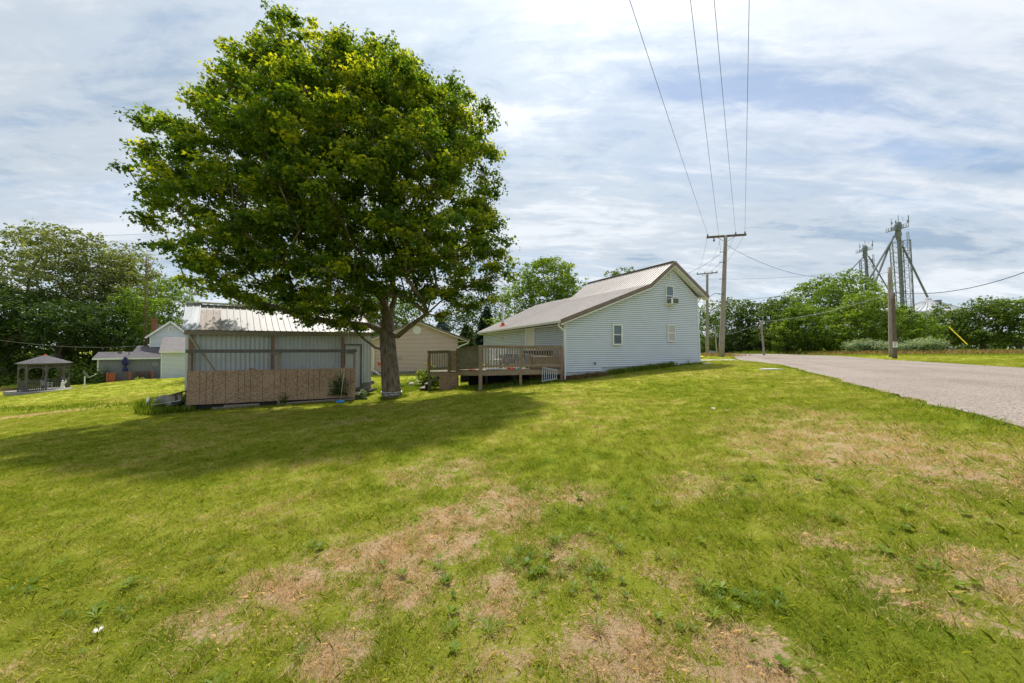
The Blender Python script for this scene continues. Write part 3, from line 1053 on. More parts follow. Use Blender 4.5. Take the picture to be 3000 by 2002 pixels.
MB().lathe([(0.24, 0.0), (0.13, 0.20), (0.11, 0.30)], 12, (0.30, 9.0, 3.08)).build('flashing', M['redorn'], cho)
MB().tube([(1.63, 0, 0.86), (1.63, -0.08, 0.86), (1.63, -0.10, 0.80)], 0.022, 6).tube([(1.57, -0.06, 0.90), (1.69, -0.06, 0.90)], 0.015, 6).build('spigot', M['rust'], house)


# ------------------------------------------------------------------ deck at the house
def wpart(mb, name, material, parent, **k):
    o = mb.build(name, material, parent, **k)
    p = parent
    off = Vector(p.location)
    while p.parent:
        p = p.parent
        off += Vector(p.location)
    o.location = -off
    return o


dk = thing('deck', 'weathered wooden deck on posts with baluster railing and steps, along the house side', 'deck', (-1.28, 13.9, -0.12))
A_, B_, C_, D_ = Vector((2.22, 15.33, 0)), Vector((-1.28, 13.9, 0)), Vector((-2.62, 16.4, 0)), Vector((-3.97, 16.35, 0))
zf = {'A': 0.66, 'B': 0.69, 'C': 0.49, 'D': 0.47}


def V3(v, z):
    return Vector((v.x, v.y, z))


fl = MB()
a4 = [V3(A_, .66), V3(B_, .69), V3(C_, .49), Vector((-3.1, 17.4, .5)), Vector((.62, 20.3, .62))]
fl.poly([p for p in a4][::-1])
fl.poly([p - Vector((0, 0, .035)) for p in a4])
l4 = [V3(C_, .48), V3(D_, .46), Vector((-4.3, 17.5, .46)), Vector((-2.95, 17.6, .48))]
fl.poly(l4[::-1])
fl.poly([p - Vector((0, 0, .04)) for p in l4])
wpart(fl, 'floor', M['wood_moss_shade'], dk)  # dark mossy wood also puts shade into the floor's colour
jb = MB()
jb.beam(V3(A_, .54), V3(B_, .57), .045, .20)
jb.beam(V3(B_, .565), V3(C_, .39), .045, .19)
jb.beam(V3(C_, .38), V3(D_, .36), .045, .17)
jb.beam(V3(D_, .36), (-4.3, 17.5, .36), .045, .17)
wpart(jb, 'rim_joist', M['wood_rail'], dk)


def railing(p, q, zp, zq, fp, fq, sp, material, cap=0.12, name='railing'):
    m_ = MB()
    p, q = Vector((p.x, p.y, 0)), Vector((q.x, q.y, 0))
    L_ = (q - p).length
    m_.beam(V3(p, zp), V3(q, zq), cap, .035)
    m_.beam(V3(p, zp - .07), V3(q, zq - .07), .04, .09)
    m_.beam(V3(p, fp + .16), V3(q, fq + .16), .04, .09)
    n_ = int(L_ / sp)
    d_ = (q - p).normalized()
    s_ = Vector((d_.y, -d_.x, 0)) * 0.035
    for i in range(1, n_):
        t = i / n_
        c = p.lerp(q, t) + s_
        j = rnd.uniform(-.006, .006)
        m_.beam(V3(c, fp + (fq - fp) * t + .07), V3(c, zp + (zq - zp) * t - .02) + d_ * j, .038, .038, d_)
    return wpart(m_, name, material, dk)


rnd = random.Random(3)
MID = A_.lerp(B_, 0.53)
railing(A_, MID, 1.67, 1.69, .66, .68, .118, M['wood_rail'])
railing(MID, B_, 1.69, 1.70, .68, .69, .118, M['wood_rail'])
railing(B_, C_, 1.70, 1.55, .69, .49, .118, M['wood_moss_shade'])['label'] = 'greenish mossy railing on the deck side'
railing(Vector((-3.0, 16.38, 0)), D_, 1.47, 1.45, .48, .46, .075, M['wood_moss_shade'], cap=.2)
railing(D_, Vector((-4.3, 17.5, 0)), 1.45, 1.45, .46, .46, .1, M['wood_moss_shade'])


def dpost(p, z0, z1, w_, m_):
    wpart(MB().beam((p[0], p[1], z0), (p[0], p[1], z1), w_, w_, (0, 1, 0)), 'post', m_, dk)


dpost(A_, -.05, 1.66, .10, M['wood_red'])
dpost(MID, -.3, 1.68, .11, M['wood_rail'])
dpost(B_, -.4, 1.72, .14, M['wood_rail'])
dpost(C_, -.7, 1.54, .10, M['wood_moss_shade'])
dpost((-3.02, 16.36), .4, 1.45, .12, M['wood_moss_shade'])
dpost(D_, -.7, 1.44, .08, M['wood_moss_shade'])
dpost((-1.3, 17.5), -.6, .5, .1, M['wood_old'])
dpost((0.1, 16.9), -.5, .5, .1, M['wood_old'])
wpart(MB().box(-3.46, -2.58, 16.27, 16.285, -.50, .42), 'side_panel', M['osb'], dk)
wpart(MB().box(-2.98, -2.66, 16.42, 16.435, .50, 1.47), 'side_panel', M['osb'], dk)
sk = MB()  # black sheets added in place of the deep shade under the deck
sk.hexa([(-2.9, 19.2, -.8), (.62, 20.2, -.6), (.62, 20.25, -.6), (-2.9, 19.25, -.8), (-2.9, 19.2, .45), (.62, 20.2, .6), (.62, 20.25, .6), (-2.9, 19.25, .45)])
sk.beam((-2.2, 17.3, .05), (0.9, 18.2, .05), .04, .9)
wpart(sk, 'underdeck_shade', M['dark'], dk)
st = MB()
for i, (xl, zt) in enumerate([(-4.40, -.31), (-4.16, -.10), (-3.88, .09), (-3.62, .28)]):
    st.box(xl - .03, xl + .26, 16.30, 17.35, zt - .04, zt)
    st.box(xl + .0, xl + .03, 16.32, 17.33, zt - .20, zt - .04)
wpart(st, 'steps', M['wood_old'], dk)

# things on the deck
t = thing('patio_table', 'low patio table under a striped cloth, behind the deck railing', 'table', (0.15, 15.9, .66))
MB().box(-.75, .75, -.35, .35, .62, .66).build('tabletop', M['grey_plastic'], t)
for sx in (-.68, .68):
    for sy in (-.28, .28):
        MB().tube([(sx, sy, 0), (sx, sy, .62)], .02, 6).build('leg', M['black'], t)
cl = MB()
for i in range(22):
    x = -.78 + i * .071
    if i % 2 == 0:
        cl.poly([(x, -.37, .675), (x + .071, -.37, .675), (x + .071, .37, .675), (x, .37, .675)])
    cl.poly([(x, -.37 - .01 * (i % 2), .675), (x + .071, -.38 + .01 * (i % 2), .675), (x + .071, -.42, .18 + .05 * math.sin(i)), (x, -.42, .18 + .05 * math.sin(i - 1))])
tag(cl.build('tablecloth', mat('striped_cloth', (0.06, 0.06, 0.07), (0.42, 0.43, 0.46), 9, 0.9, stretch=(3, 1, .4)), None), 'grey striped cloth hanging off the patio table', 'tablecloth').location = (0.15, 15.9, .66)


def chair(x, y, z, rz, label, m_, group=None):
    t_ = thing('patio_chair', label, 'chair', (x, y, z), rz, group)
    MB().box(-.25, .25, -.24, .24, .40, .43).build('seat', m_, t_)
    b = MB()
    for i in range(6):
        b.box(-.25 + i * .094, -.22 + i * .094, .22, .25, .42, .88)
    b.box(-.26, .26, .21, .26, .86, .92)
    b.build('backrest', m_, t_)
    for sx in (-.23, .23):
        for sy in (-.22, .22):
            MB().box(sx - .018, sx + .018, sy - .018, sy + .018, 0, .62 if sy < 0 else .40).build('leg', m_, t_)
        MB().box(sx - .03, sx + .03, -.26, .22, .62, .65).build('armrest', m_, t_)


chair(-.72, 15.0, .68, .4, 'white plastic patio chair at the deck corner', M['white_plastic'], 'white chairs on the deck')
chair(-.40, 16.1, .66, 2.6, 'white plastic patio chair left of the patio table', M['white_plastic'], 'white chairs on the deck')
t = thing('storage_bench', 'brown wooden storage bench at the deck railing beside the house', 'bench', (1.55, 15.75, .65), math.atan2(1.43, 3.5))
MB().box(-.75, .55, -.18, .22, .02, .52).build('box', M['wood_rail'], t)
MB().box(-.78, .58, -.21, .25, .52, .56).build('lid', M['wood_old'], t)
t = thing('grill', 'long black barbecue grill standing behind the storage bench', 'grill', (1.25, 16.5, .65), .35)
MB().box(-.7, .7, -.2, .2, .62, .84).build('firebox', M['black'], t, bevel=.03)
MB().box(-.7, .7, -.24, -.2, .84, .87).build('handle', M['galv'], t)
for sx in (-.6, .6):
    MB().box(sx - .02, sx + .02, -.18, .18, 0, .62).build('leg', M['black'], t)
o = MB().tube([(0, 0, 0), (.01, 0, -.32)], .006, 5).hexa([(-.02, -.01, -.72), (.06, -.01, -.72), (.06, .01, -.72), (-.02, .01, -.72), (0, -.01, -.32), (.03, -.01, -.32), (.03, .01, -.32), (0, .01, -.32)])
tag(o.build('hanging_scoop', M['orange']), 'orange scoop hanging from the left end of the deck landing rail', 'scoop').location = (-4.02, 16.22, 1.45)
# small things at the floor edge
o = MB()
for i in range(9):
    a = i * .7
    o.tube([(math.cos(a) * .10, math.sin(a) * .06, .03), (math.cos(a + 1) * .17, math.sin(a + 1) * .05, .05 + .03 * (i % 2))], .035, 6)
tag(o.build('toy', M['red']), 'crumpled red plastic toy on the deck edge near the middle post', 'toy').location = (-.02, 14.55, .68)
tag(MB().tube([(0, 0, .03), (.10, .03, .06), (.16, .03, .02)], .03, 6).build('toy', M['sky_blue']), 'small light blue plastic piece beside the red toy on the deck', 'toy').location = (.17, 14.66, .68)
o = MB().tube([(0, 0, .035), (.62, .25, .035)], .035, 8).tube([(.64, .26, .03), (.78, .32, .03)], .02, 6)
tag(o.build('pipe', M['pvc']), 'pale grey plastic pipe lying along the deck edge', 'pipe').location = (-1.05, 14.08, .69)
o = MB().lathe([(.02, 0), (.17, .01), (.19, .05), (.17, .05), (.15, .02)], 14)
tag(o.build('dish', M['red']), 'flat red plastic dish on the mossy side of the deck', 'dish').location = (-1.75, 15.1, .60)

t = thing('metal_gate', 'pale grey metal railing section leaning against the deck front', 'railing', (1.33, 14.75, -.02))
gp = [at(1590, 1077, 14.85), at(1632, 1084, 14.98)]
gb = [at(1588, 1120, 14.70), at(1630, 1112, 14.85)]
wpart(MB().beam(gp[0], gp[1], .03, .03), 'rail', M['pvc'], t)
wpart(MB().beam(gb[0].lerp(gp[0], .06), gb[1].lerp(gp[1], .06), .025, .025), 'rail', M['pvc'], t)
m_ = MB()
for i in range(8):
    k = i / 7
    m_.beam(gb[0].lerp(gb[1], k), gp[0].lerp(gp[1], k), .026, .026, (0, 1, 0))
wpart(m_, 'bars', M['pvc'], t)

# ------------------------------------------------------------------ the shed
SE = Vector((-11.855, 12.30, 0))
shed = thing('shed', 'long low shed of white corrugated sheet under a weathered metal roof', 'shed', SE, SA)


def corr(mb, x0, x1, y, z0, z1, pitch=.076, amp=.011, topf=None, botf=None):
    n_ = int((x1 - x0) / (pitch / 4))
    xs = [x0 + (x1 - x0) * i / n_ for i in range(n_ + 1)]
    b0 = len(mb.v)
    for x in xs:
        yy = y + amp * (1 if math.sin(2 * math.pi * x / pitch) > .35 else (-1 if math.sin(2 * math.pi * x / pitch) < -.35 else 0))
        mb.v.append((x, yy, botf(x) if botf else z0))
        mb.v.append((x, yy, topf(x) if topf else z1))
    for i in range(n_):
        a = b0 + i * 2
        mb.f.append((a, a + 2, a + 3, a + 1))
    return mb


cw_ = MB()
corr(cw_, .04, 5.47, .35, 0, 2.2, .15, .014, lambda x: 2.2 + .012 * x, lambda x: .10 - .03 * x)
corr(cw_, 6.26, 6.72, .35, -.09, 2.28, .15, .014)
corr(cw_, 5.47, 6.26, .35, 1.74, 2.27, .15, .014)
cw_.prism([(0.06, -.1), (5.5, -.1), (5.5, 2.15), (0.06, 2.15)], .39, 3.7)
cw_.box(5.5, 6.7, .75, 3.7, -.3, 2.15)
cw_.box(6.28, 6.7, .39, .75, -.1, 2.15)
cw_.build('wall', M['corr'], shed)
for xa in (.06, 6.68):
    MB().poly([(xa, .4, 2.1), (xa, 3.7, 2.1), (xa, 1.83, 3.3)]).build('gable_sheet', M['corr'], shed)
db = MB().box(5.47, 5.52, .30, .40, -.32, 1.76).box(6.22, 6.27, .30, .40, -.32, 1.76).box(5.47, 6.27, .295, .40, 1.72, 1.78)
dbo = db.build('door_frame', M['wood_grey'], shed)
MB().box(5.52, 6.22, .34, .38, -.30, 1.72).build('door', M['corr'], dbo)
bl = MB()
for j, z in enumerate((-.62, -.42, -.22)):
    for i in range(3):
        x = 6.10 + i * .4 - (j % 2) * .15
        bl.box(max(5.45, x), min(6.70, x + .39), .40, .60, z, z + .19)
bl.box(.05, 5.5, .42, .6, -.75, .09)
bl.build('foundation', M['block'], shed)
bm = MB().hexa([(.02, .02, 2.08), (6.60, .02, 2.17), (6.60, .08, 2.17), (.02, .08, 2.08), (.02, .02, 2.23), (6.60, .02, 2.31), (6.60, .08, 2.31), (.02, .08, 2.23)])
bm.build('eave_beam', M['wood_old'], shed)
for x in (.21, 2.67, 5.36):
    MB().box(x - .06, x + .06, .08, .19, -.5, 2.12).build('post', M['wood_red'], shed)


def ez(x):
    return 2.265 + .0145 * x


def shed_roof(x0, x1, f0, f1, mname, lift=0.0):
    n_ = max(1, round((x1 - x0) / .209))
    m_ = MB()
    E0, E1 = Vector((x0, 0, ez(x0) + lift)), Vector((x1, 0, ez(x1) + lift))
    T0, T1 = Vector((x0, 1.83, 3.39 + lift)), Vector((x1, 1.83, 3.43 + lift))
    roof_sheet(m_, E0.lerp(T0, f0), E1.lerp(T1, f0), E1.lerp(T1, f1), E0.lerp(T0, f1), n_, .02, .028, .03)
    return m_.build('roof', M[mname], shed)


shed_roof(-.02, .40, 0, 1, 'shed_roof_new')['label'] = 'bright new sheets at the left end'
shed_roof(.402, 6.70, 0, 1, 'shed_roof')
shed_roof(.41, 1.02, 0.005, .76, 'shed_roof_patch', .006)['label'] = 'stained patch sheet on the left of the roof'
bk = MB()
roof_sheet(bk, (6.7, 3.9, 2.25), (-.02, 3.9, 2.2), (-.02, 1.83, 3.39), (6.7, 1.83, 3.43), 30, .02)
bk.build('roof', M['shed_roof'], shed)
MB().beam((-.03, 1.80, 3.45), (6.72, 1.80, 3.49), .26, .05).build('ridge_cap', M['white'], shed)

# ------------------------------------------------------------------ the boarded porch in front of the shed
DA = math.atan2(.3665, .9304)
DO = Vector((-11.576, 12.2, 0))
pd = thing('porch', 'unfinished wooden porch boarded with strand board, in front of the corrugated shed', 'porch', DO, DA)
px2x = lambda zx: (zx / 3.615 + 500 - 548) * 5.47 / 493


def dfx(zx):       # photo x in the close-up -> metres along the porch front
    p = at(500 + zx / 3.615, 1080, 10)
    a, b = p.x / 10, 1.0
    # DO + s*du on bearing a
    s = (a * DO.y - DO.x) / (.9304 - a * .3665)
    return s


seams = [172, 312, 382, 452, 586, 720, 784, 848, 978, 1100, 1162, 1222, 1343, 1462, 1518, 1575, 1690, 1800, 1855, 1905, 1960]
ob = MB()
xs = [dfx(s) for s in seams]
for i in range(len(xs) - 1):
    g_ = .005
    ob.box(xs[i] + g_, xs[i + 1] - g_, -.012, 0, -.435, .775)
ob.build('strand_board', M['osb'], pd)
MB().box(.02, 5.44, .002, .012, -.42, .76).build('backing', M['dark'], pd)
MB().box(-.04, 5.50, -.075, -.03, 1.42, 1.545).build('rail', M['wood_grey'], pd)
for x, z0, z1 in ((.04, -.72, 1.50), (2.76, -.62, 1.55), (5.40, -.58, 1.57)):
    MB().box(x - .05, x + .05, .014, .11, z0, z1).build('post', M['wood_old'], pd)
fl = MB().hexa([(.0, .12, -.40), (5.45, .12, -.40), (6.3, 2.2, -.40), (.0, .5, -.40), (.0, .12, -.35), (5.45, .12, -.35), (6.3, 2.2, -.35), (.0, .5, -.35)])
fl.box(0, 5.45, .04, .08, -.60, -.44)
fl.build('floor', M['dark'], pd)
gr = MB().box(1.05, 2.15, .01, .05, -.67, -.50).box(.70, 1.15, .03, .06, -.66, -.56)
gr.beam((2.85, -.02, -.58), (5.42, -.02, -.50), .04, .09)
gr.beam((.15, .0, -.70), (2.6, .0, -.66), .05, .05)
gr.build('base_board', M['wood_old'], pd)
# braces that tie the shed posts to the porch
SU, SV = Vector((.757, .654, 0)), Vector((-.654, .757, 0))
DU, DV = Vector((.9304, .3665, 0)), Vector((-.3665, .9304, 0))


def sl(x, y, z):
    return Vector((SE.x, SE.y, 0)) + SU * x + SV * y + Vector((0, 0, z))


def dl(x, y, z):
    return Vector((DO.x, DO.y, 0)) + DU * x + DV * y + Vector((0, 0, z))


def to_local(v_, loc, rz):
    d = v_ - Vector(loc)
    c, s = math.cos(rz), math.sin(rz)
    return Vector((d.x * c + d.y * s, -d.x * s + d.y * c, d.z))


br = MB()
L1 = lambda v_: to_local(v_, DO, DA)
br.beam(L1(sl(.16, .02, 2.06)), L1(dl(.80, .02, .70)), .045, .10, (0, 1, 0))
br.build('brace', M['wood_green'], pd)
br = MB()
br.beam(L1(sl(2.6, .04, 1.36)), L1(dl(2.80, .05, 1.36)), .04, .09)
br.build('brace', M['wood_old'], pd)
br = MB()
br.beam(L1(sl(5.36, .04, 1.38)), L1(dl(5.40, .05, 1.38)), .04, .09)
br.build('brace', M['wood_old'], pd)
wb = MB().hexa([(1.78, .03, .77), (2.10, .03, .77), (2.10, .05, .77), (1.78, .05, .77), (1.80, .03, .86), (1.95, .03, .81), (1.95, .05, .81), (1.80, .05, .86)])
wb.build('offcut', M['wood_red'], pd)

# pallet, white marker board and slab pieces left of the shed
t = thing('pallet', 'broken wooden crate with a metal strip in tall weeds, left of the shed', 'crate', (-12.45, 12.35, -.68))
pl = MB()
P_ = [at(505, 1158, 12.6), at(543, 1145, 12.55), at(505, 1174, 12.6), at(540, 1172, 12.55)]
pl.beam(at(506, 1157, 12.4), at(544, 1146, 12.4), .30, .025)
pl.beam(at(507, 1175, 12.4), at(532, 1174, 12.4), .26, .025)
pl.beam(at(508, 1158, 12.4), at(508, 1176, 12.4), .16, .05, (0, 1, 0))
pl.beam(at(528, 1151, 12.4), at(528, 1174, 12.4), .12, .05, (0, 1, 0))
wpart(pl, 'boards', M['wood_old'], t)
wpart(MB().beam(at(442, 1187, 12.1), at(528, 1174, 12.2), .02, .015), 'metal_strip', M['galv'], t)
o = MB()
for (a, b, c, d) in ((470, 1178, .22, .12), (485, 1170, .25, .13), (497, 1166, .25, .12)):
    p = at(a, b, 12.6)
    o.hexa([p + Vector(k) for k in ((-c, -.2, -.25), (c, -.2, -.25), (c, .2, -.25), (-c, .2, -.25), (-c * .6, -.15, d), (c * .7, -.12, d * .8), (c * .6, .15, d * .9), (-c * .7, .12, d * .7))])
tag(o.build('rubble', M['block']), 'heap of pinkish broken slabs beside the crate, left of the shed', 'rubble')
wbp = at(429, 1186, 12.2)
tag(MB().hexa([(-.05, 0, -.12), (.05, 0, -.12), (.05, .03, -.12), (-.05, .03, -.12), (-.035, .03, .24), (.07, .03, .25), (.07, .06, .25), (-.035, .06, .24)]).build('marker_board', M['white_plastic']),
    'short white board leaning upright in the weeds, left of the shed', 'board').location = wbp

# ------------------------------------------------------------------ tan garage
GA = math.atan2(.389, .921)
GO = Vector((-10.317, 25.2, 0))
ga = thing('garage', 'tan sided gable garage with brown metal roof, behind the big tree', 'garage', GO, GA)


def g_l(z):
    return 0 if z < 2.30 else (z - 2.30) / 1.27 * 3.3


def g_r(z):
    return 6.43 if z < 2.36 else 6.43 - (z - 2.36) / 1.21 * 3.13


gw = MB()
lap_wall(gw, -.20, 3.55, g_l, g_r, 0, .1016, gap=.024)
gw.prism([(0.01, -.4), (6.42, -.4), (6.42, 2.34), (3.3, 3.5), (.01, 2.28)], .01, 8)
gw.build('wall', M['tan'], ga)
MB().box(0.02, 6.41, -.015, .2, -.75, -.20).build('foundation', M['block'], ga)
gr = MB()
roof_sheet(gr, (7.24, 8.3, 2.26), (7.24, -.28, 2.26), (3.33, -.28, 3.70), (3.33, 8.3, 3.70), 30)
gr.build('roof', M['brown'], ga)
gr = MB()
roof_sheet(gr, (-.85, -.28, 2.06), (-.85, 8.3, 2.06), (3.33, 8.3, 3.70), (3.33, -.28, 3.70), 30)
gr.build('roof', M['roof_metal'], ga)
MB().beam((-.86, -.30, 2.01), (3.33, -.30, 3.65), .03, .15).build('rake_trim', M['brown'], ga)
MB().beam((7.26, -.30, 2.21), (3.33, -.30, 3.65), .03, .15).build('rake_trim', M['brown'], ga)
gr = MB().beam((-.86, -.29, 1.91), (3.33, -.29, 3.55), .03, .05).beam((7.26, -.29, 2.11), (3.33, -.29, 3.55), .03, .05)
gr.beam((-.8, -.14, 1.90), (3.33, -.14, 3.54), .28, .012).beam((7.2, -.14, 2.10), (3.33, -.14, 3.54), .28, .012)
gr.poly([(6.43, -.28, 2.13), (7.2, -.28, 2.13), (7.2, 8.2, 2.13), (6.43, 8.2, 2.13)])
gr.build('fascia', M['white'], ga)
oc = MB()
c_ = (3.2, 2.99)
pts8 = [(c_[0] + .33 * math.cos(math.pi / 8 + i * math.pi / 4) * 1.0, c_[1] + .33 * math.sin(math.pi / 8 + i * math.pi / 4)) for i in range(8)]
oc.prism(pts8, -.04, 0)
for i in range(6):
    z = c_[1] - .24 + i * .085
    hw = .27 if abs(z - c_[1]) < .15 else .17
    oc.hexa([(c_[0] - hw, -.055, z), (c_[0] + hw, -.055, z), (c_[0] + hw, -.038, z + .03), (c_[0] - hw, -.038, z + .03), (c_[0] - hw, -.055, z + .01), (c_[0] + hw, -.055, z + .01), (c_[0] + hw, -.038, z + .045), (c_[0] - hw, -.038, z + .045)])
oc.build('gable_vent', M['white_plastic'], ga)
MB().box(7.24, 7.34, -.28, 8.2, 2.17, 2.27).build('gutter', M['white'], ga)
MB().tube([(7.27, -.2, 2.16), (7.2, -.2, 2.0), (6.5, -.1, 1.72), (6.43, -.07, 1.6), (6.43, -.07, -.3)], .055, 6).build('downspout', M['white'], ga)
MB().tube([(-.80, -.2, 2.0), (-.72, -.2, 1.85), (.02, -.1, 1.55), (.10, -.09, 1.4), (.10, -.09, -.05), (.55, -.35, -.38)], .06, 6).build('downspout', M['white'], ga)
MB().lathe([(.13, 0), (.15, .02), (.13, .04), (.10, .03)], 14, (0, 0, 0)).build('hose_hook', M['galv'], ga).location = (1.95, -.08, .86)
o = MB()
for s in (-1, 1):
    o.hexa([(0, 0, -.03), (s * .13, 0, -.14), (s * .13, .02, -.14), (0, .02, -.03), (0, 0, .03), (s * .15, 0, .16), (s * .15, .02, .16), (0, .02, .03)])
o.tube([(0, .01, -.75), (0, .01, .18)], .012, 6)
rp = at(1112, 1067, 24.6)
tag(o.build('garden_ornament', M['redorn']), 'red butterfly shaped garden ornament before the tan garage, left of the trunk', 'ornament').location = rp

# ------------------------------------------------------------------ the neighbour's house, far left
NA = SA
NO = Vector((-43.612, 36.0, 0))
nh = thing('house', "neighbour's house, grey boarded wing and white gabled part with brick chimney", 'house', NO, NA)


def nl(v_):
    return to_local(v_, NO, NA)


o2 = nl(Vector((-34.404, 33.5, 0)) * 1.12) + Vector((0, 0, -.192))
o3 = nl(Vector((-36.366, 35.771, 0)) * 1.15) + Vector((0, 0, -.24))


def place(o, loc, k):
    o.location = loc
    o.scale = (k, k, k)
    return o


M['grey_board'] = mat('grey_board_siding', (0.16, 0.17, 0.185), (0.24, 0.25, 0.27), 3, .85, .2, 20, stretch=(8, 1, .4))
gb_ = MB()
for i in range(22):
    x = i * .2095
    gb_.box(x + .004, x + .2055, 0, .03, -2.08, .42)
gb_.box(0, 4.6, .035, 3.0, -2.08, .42)
gb_.build('wall', M['grey_board'], nh)
MB().box(-.06, .04, -.03, .0, -2.1, .40).build('corner_board', M['white'], nh)
MB().box(-.36, 4.62, -.32, -.18, .36, .53).build('gutter', M['white'], nh)
rf = MB()
rf.poly([(-.36, -.25, .54), (4.7, -.25, .54), (4.7, 1.5, 1.17), (-.25, 1.5, 1.17)])
rf.poly([(-.25, 1.5, 1.17), (2.3, 1.5, 1.17), (2.3, 3.2, .5), (-.25, 3.2, .5)])
rf.poly([(2.25, 1.45, 1.16), (6.4, 1.45, 1.16), (6.4, 3.1, 1.88), (2.45, 3.1, 1.88)])
rf.poly([(2.25, 1.45, 1.16), (2.45, 3.1, 1.88), (2.45, 4.6, 1.1), (2.25, 3.2, .6)])
rf.poly([(-.34, -.25, .50), (-.2, 1.5, 1.1), (-.2, 3.2, .42)])
rfo = rf.build('roof', M['shingle'], nh)
MB().box(1.20, 1.50, 1.05, 1.25, 1.03, 1.12).build('roof_vent', M['dark'], rfo)
MB().tube([(2.1, .6, .8), (2.1, .6, 1.35)], .035, 6).build('vent_pipe', M['black'], rfo)
w2 = MB()
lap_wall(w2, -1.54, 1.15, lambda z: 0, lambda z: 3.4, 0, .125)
w2.box(0.01, 3.4, .01, 3.0, -1.6, 1.1)
w2o = w2.build('wall', M['lhs'], nh)
place(w2o, o2, 1.12)
w2o['label'] = 'pale sided projecting part'
place(MB().box(-.14, 3.5, -.25, -.12, 1.12, 1.28).build('gutter', M['white'], nh), o2, 1.12)
place(MB().box(-.02, .06, -.03, 0, -1.56, 1.12).build('corner_board', M['white'], nh), o2, 1.12)
place(MB().poly([(-.14, -.22, 1.29), (3.5, -.22, 1.29), (3.5, 1.5, 2.70), (.0, 1.5, 2.70)]).poly([(-.12, -.2, 1.26), (.0, 1.5, 2.66), (.0, 3, 1.2)]).build('roof', M['shingle_pale'], nh), o2, 1.12)
w3 = MB()
pk = (.39, 4.36)


def n_lft(z):
    return -1.09 if z < 2.95 else -1.09 + (z - 2.95) / (4.30 - 2.95) * 1.48


def n_rgt(z):
    return 1.87 if z < 2.95 else 1.87 - (z - 2.95) / (4.30 - 2.95) * 1.48


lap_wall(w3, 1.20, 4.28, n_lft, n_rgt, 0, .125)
w3.prism([(-1.08, -1.5), (1.86, -1.5), (1.86, 2.95), (.39, 4.25), (-1.08, 2.95)], .01, 5)
w3o = w3.build('wall', M['lhs'], nh)
place(w3o, o3, 1.15)
w3o['label'] = 'tall white gable with a small window'
r3 = MB()
r3.hexa([(-1.40, -.2, 2.60), (.39, -.2, 4.36), (.39, 5, 4.36), (-1.40, 5, 2.60), (-1.40, -.2, 2.68), (.39, -.2, 4.44), (.39, 5, 4.44), (-1.40, 5, 2.68)])
r3.hexa([(.39, -.2, 4.36), (2.2, -.2, 2.60), (2.2, 5, 2.60), (.39, 5, 4.36), (.39, -.2, 4.44), (2.2, -.2, 2.68), (2.2, 5, 2.68), (.39, 5, 4.44)])
r3.hexa([(-.70, 1.2, 2.9), (2.6, 1.2, 2.9), (2.6, 3.2, 3.0), (-.70, 3.2, 3.0), (-.68, 2.2, 4.12), (2.6, 2.2, 4.12), (2.6, 2.3, 4.12), (-.68, 2.3, 4.12)])
r3o = r3.build('roof', M['shingle'], nh)
place(r3o, o3, 1.15)
f3 = MB().beam((-1.42, -.22, 2.61), (.39, -.22, 4.37), .04, .16).beam((2.22, -.22, 2.61), (.39, -.22, 4.37), .04, .16).box(-1.12, -1.03, -.03, 0, 1.5, 2.9)
place(f3.build('fascia', M['white'], nh), o3, 1.15)
wn = MB().box(.20, .56, -.05, 0, 3.34, 3.39).box(.20, .56, -.05, 0, 3.80, 3.86).box(.20, .25, -.05, 0, 3.39, 3.80).box(.51, .56, -.05, 0, 3.39, 3.80)
wno = wn.build('window', M['white'], nh)
place(wno, o3, 1.15)
MB().box(.25, .51, -.025, -.02, 3.39, 3.80).build('pane', M['curtain'], wno)
cm = MB().box(-1.10, -.74, .9, 1.3, 2.2, 4.60).box(-1.15, -.69, .85, 1.35, 4.52, 4.70)
cm.build('chimney', M['brick'], r3o)

rdk = thing('deck', "neighbour's low deck with reddish stained railing posts", 'deck', NO + Vector((0, 0, -2.1)), NA)


def rel(v_):
    v_.location = (0, 0, 2.1)
    return v_


rel(MB().box(.84, 4.6, -1.0, -.02, -2.10, -1.92).build('floor', M['deck_red'], rdk))
rel(MB().box(.86, 1.36, -1.0, -.95, -1.90, -1.02).build('panel', M['deck_red'], rdk))
for x in (.80, 2.40, 4.10):
    rel(MB().box(x - .065, x + .065, -1.06, -.93, -2.0, -.98).build('post', M['deck_red'], rdk))
rr_ = MB().box(1.4, 4.5, -1.02, -.98, -1.08, -1.04).box(1.4, 4.5, -1.02, -.98, -1.86, -1.83)
for i in range(24):
    x = 1.5 + i * .128
    rr_.box(x, x + .022, -1.01, -.99, -1.86, -1.06)
rel(rr_.build('railing', M['rust'], rdk))
t = thing('parasol', 'closed navy blue patio parasol on the red deck', 'parasol', NO + Vector((1.98 * .757, 1.98 * .654, -1.92)) + Vector((.654 * .5, -.757 * .5, 0)), NA)
MB().tube([(0, 0, 0), (0, 0, 2.6)], .025, 8).build('pole', M['wood_old'], t)
MB().lathe([(.13, .98), (.25, 1.02), (.18, 1.3), (.08, 1.55), (.22, 1.75), (.27, 1.85), (.22, 2.15), (.14, 2.45), (.03, 2.62)], 9, (0, 0, 0)).build('canopy', M['navy'], t)
for k, (x, lab) in enumerate(((3.55, 'dark metal patio chair in the middle of the red deck'), (2.9, 'dark metal patio chair nearer the parasol on the red deck'))):
    chair(NO.x + x * .757 + .3, NO.y + x * .654 - .35, -1.92, NA + .3 * k, lab, M['rust'], "chairs on the neighbour's deck")
t = thing('wall_ornament', "oval white wall ornament on the neighbour's grey boarded wall", 'ornament', NO, NA)
om = MB()
ov = [(4.19 + .19 * math.cos(a * math.pi / 8), -.05, -.25 + .17 * math.sin(a * math.pi / 8)) for a in range(17)]
om.tube(ov, .02, 6)
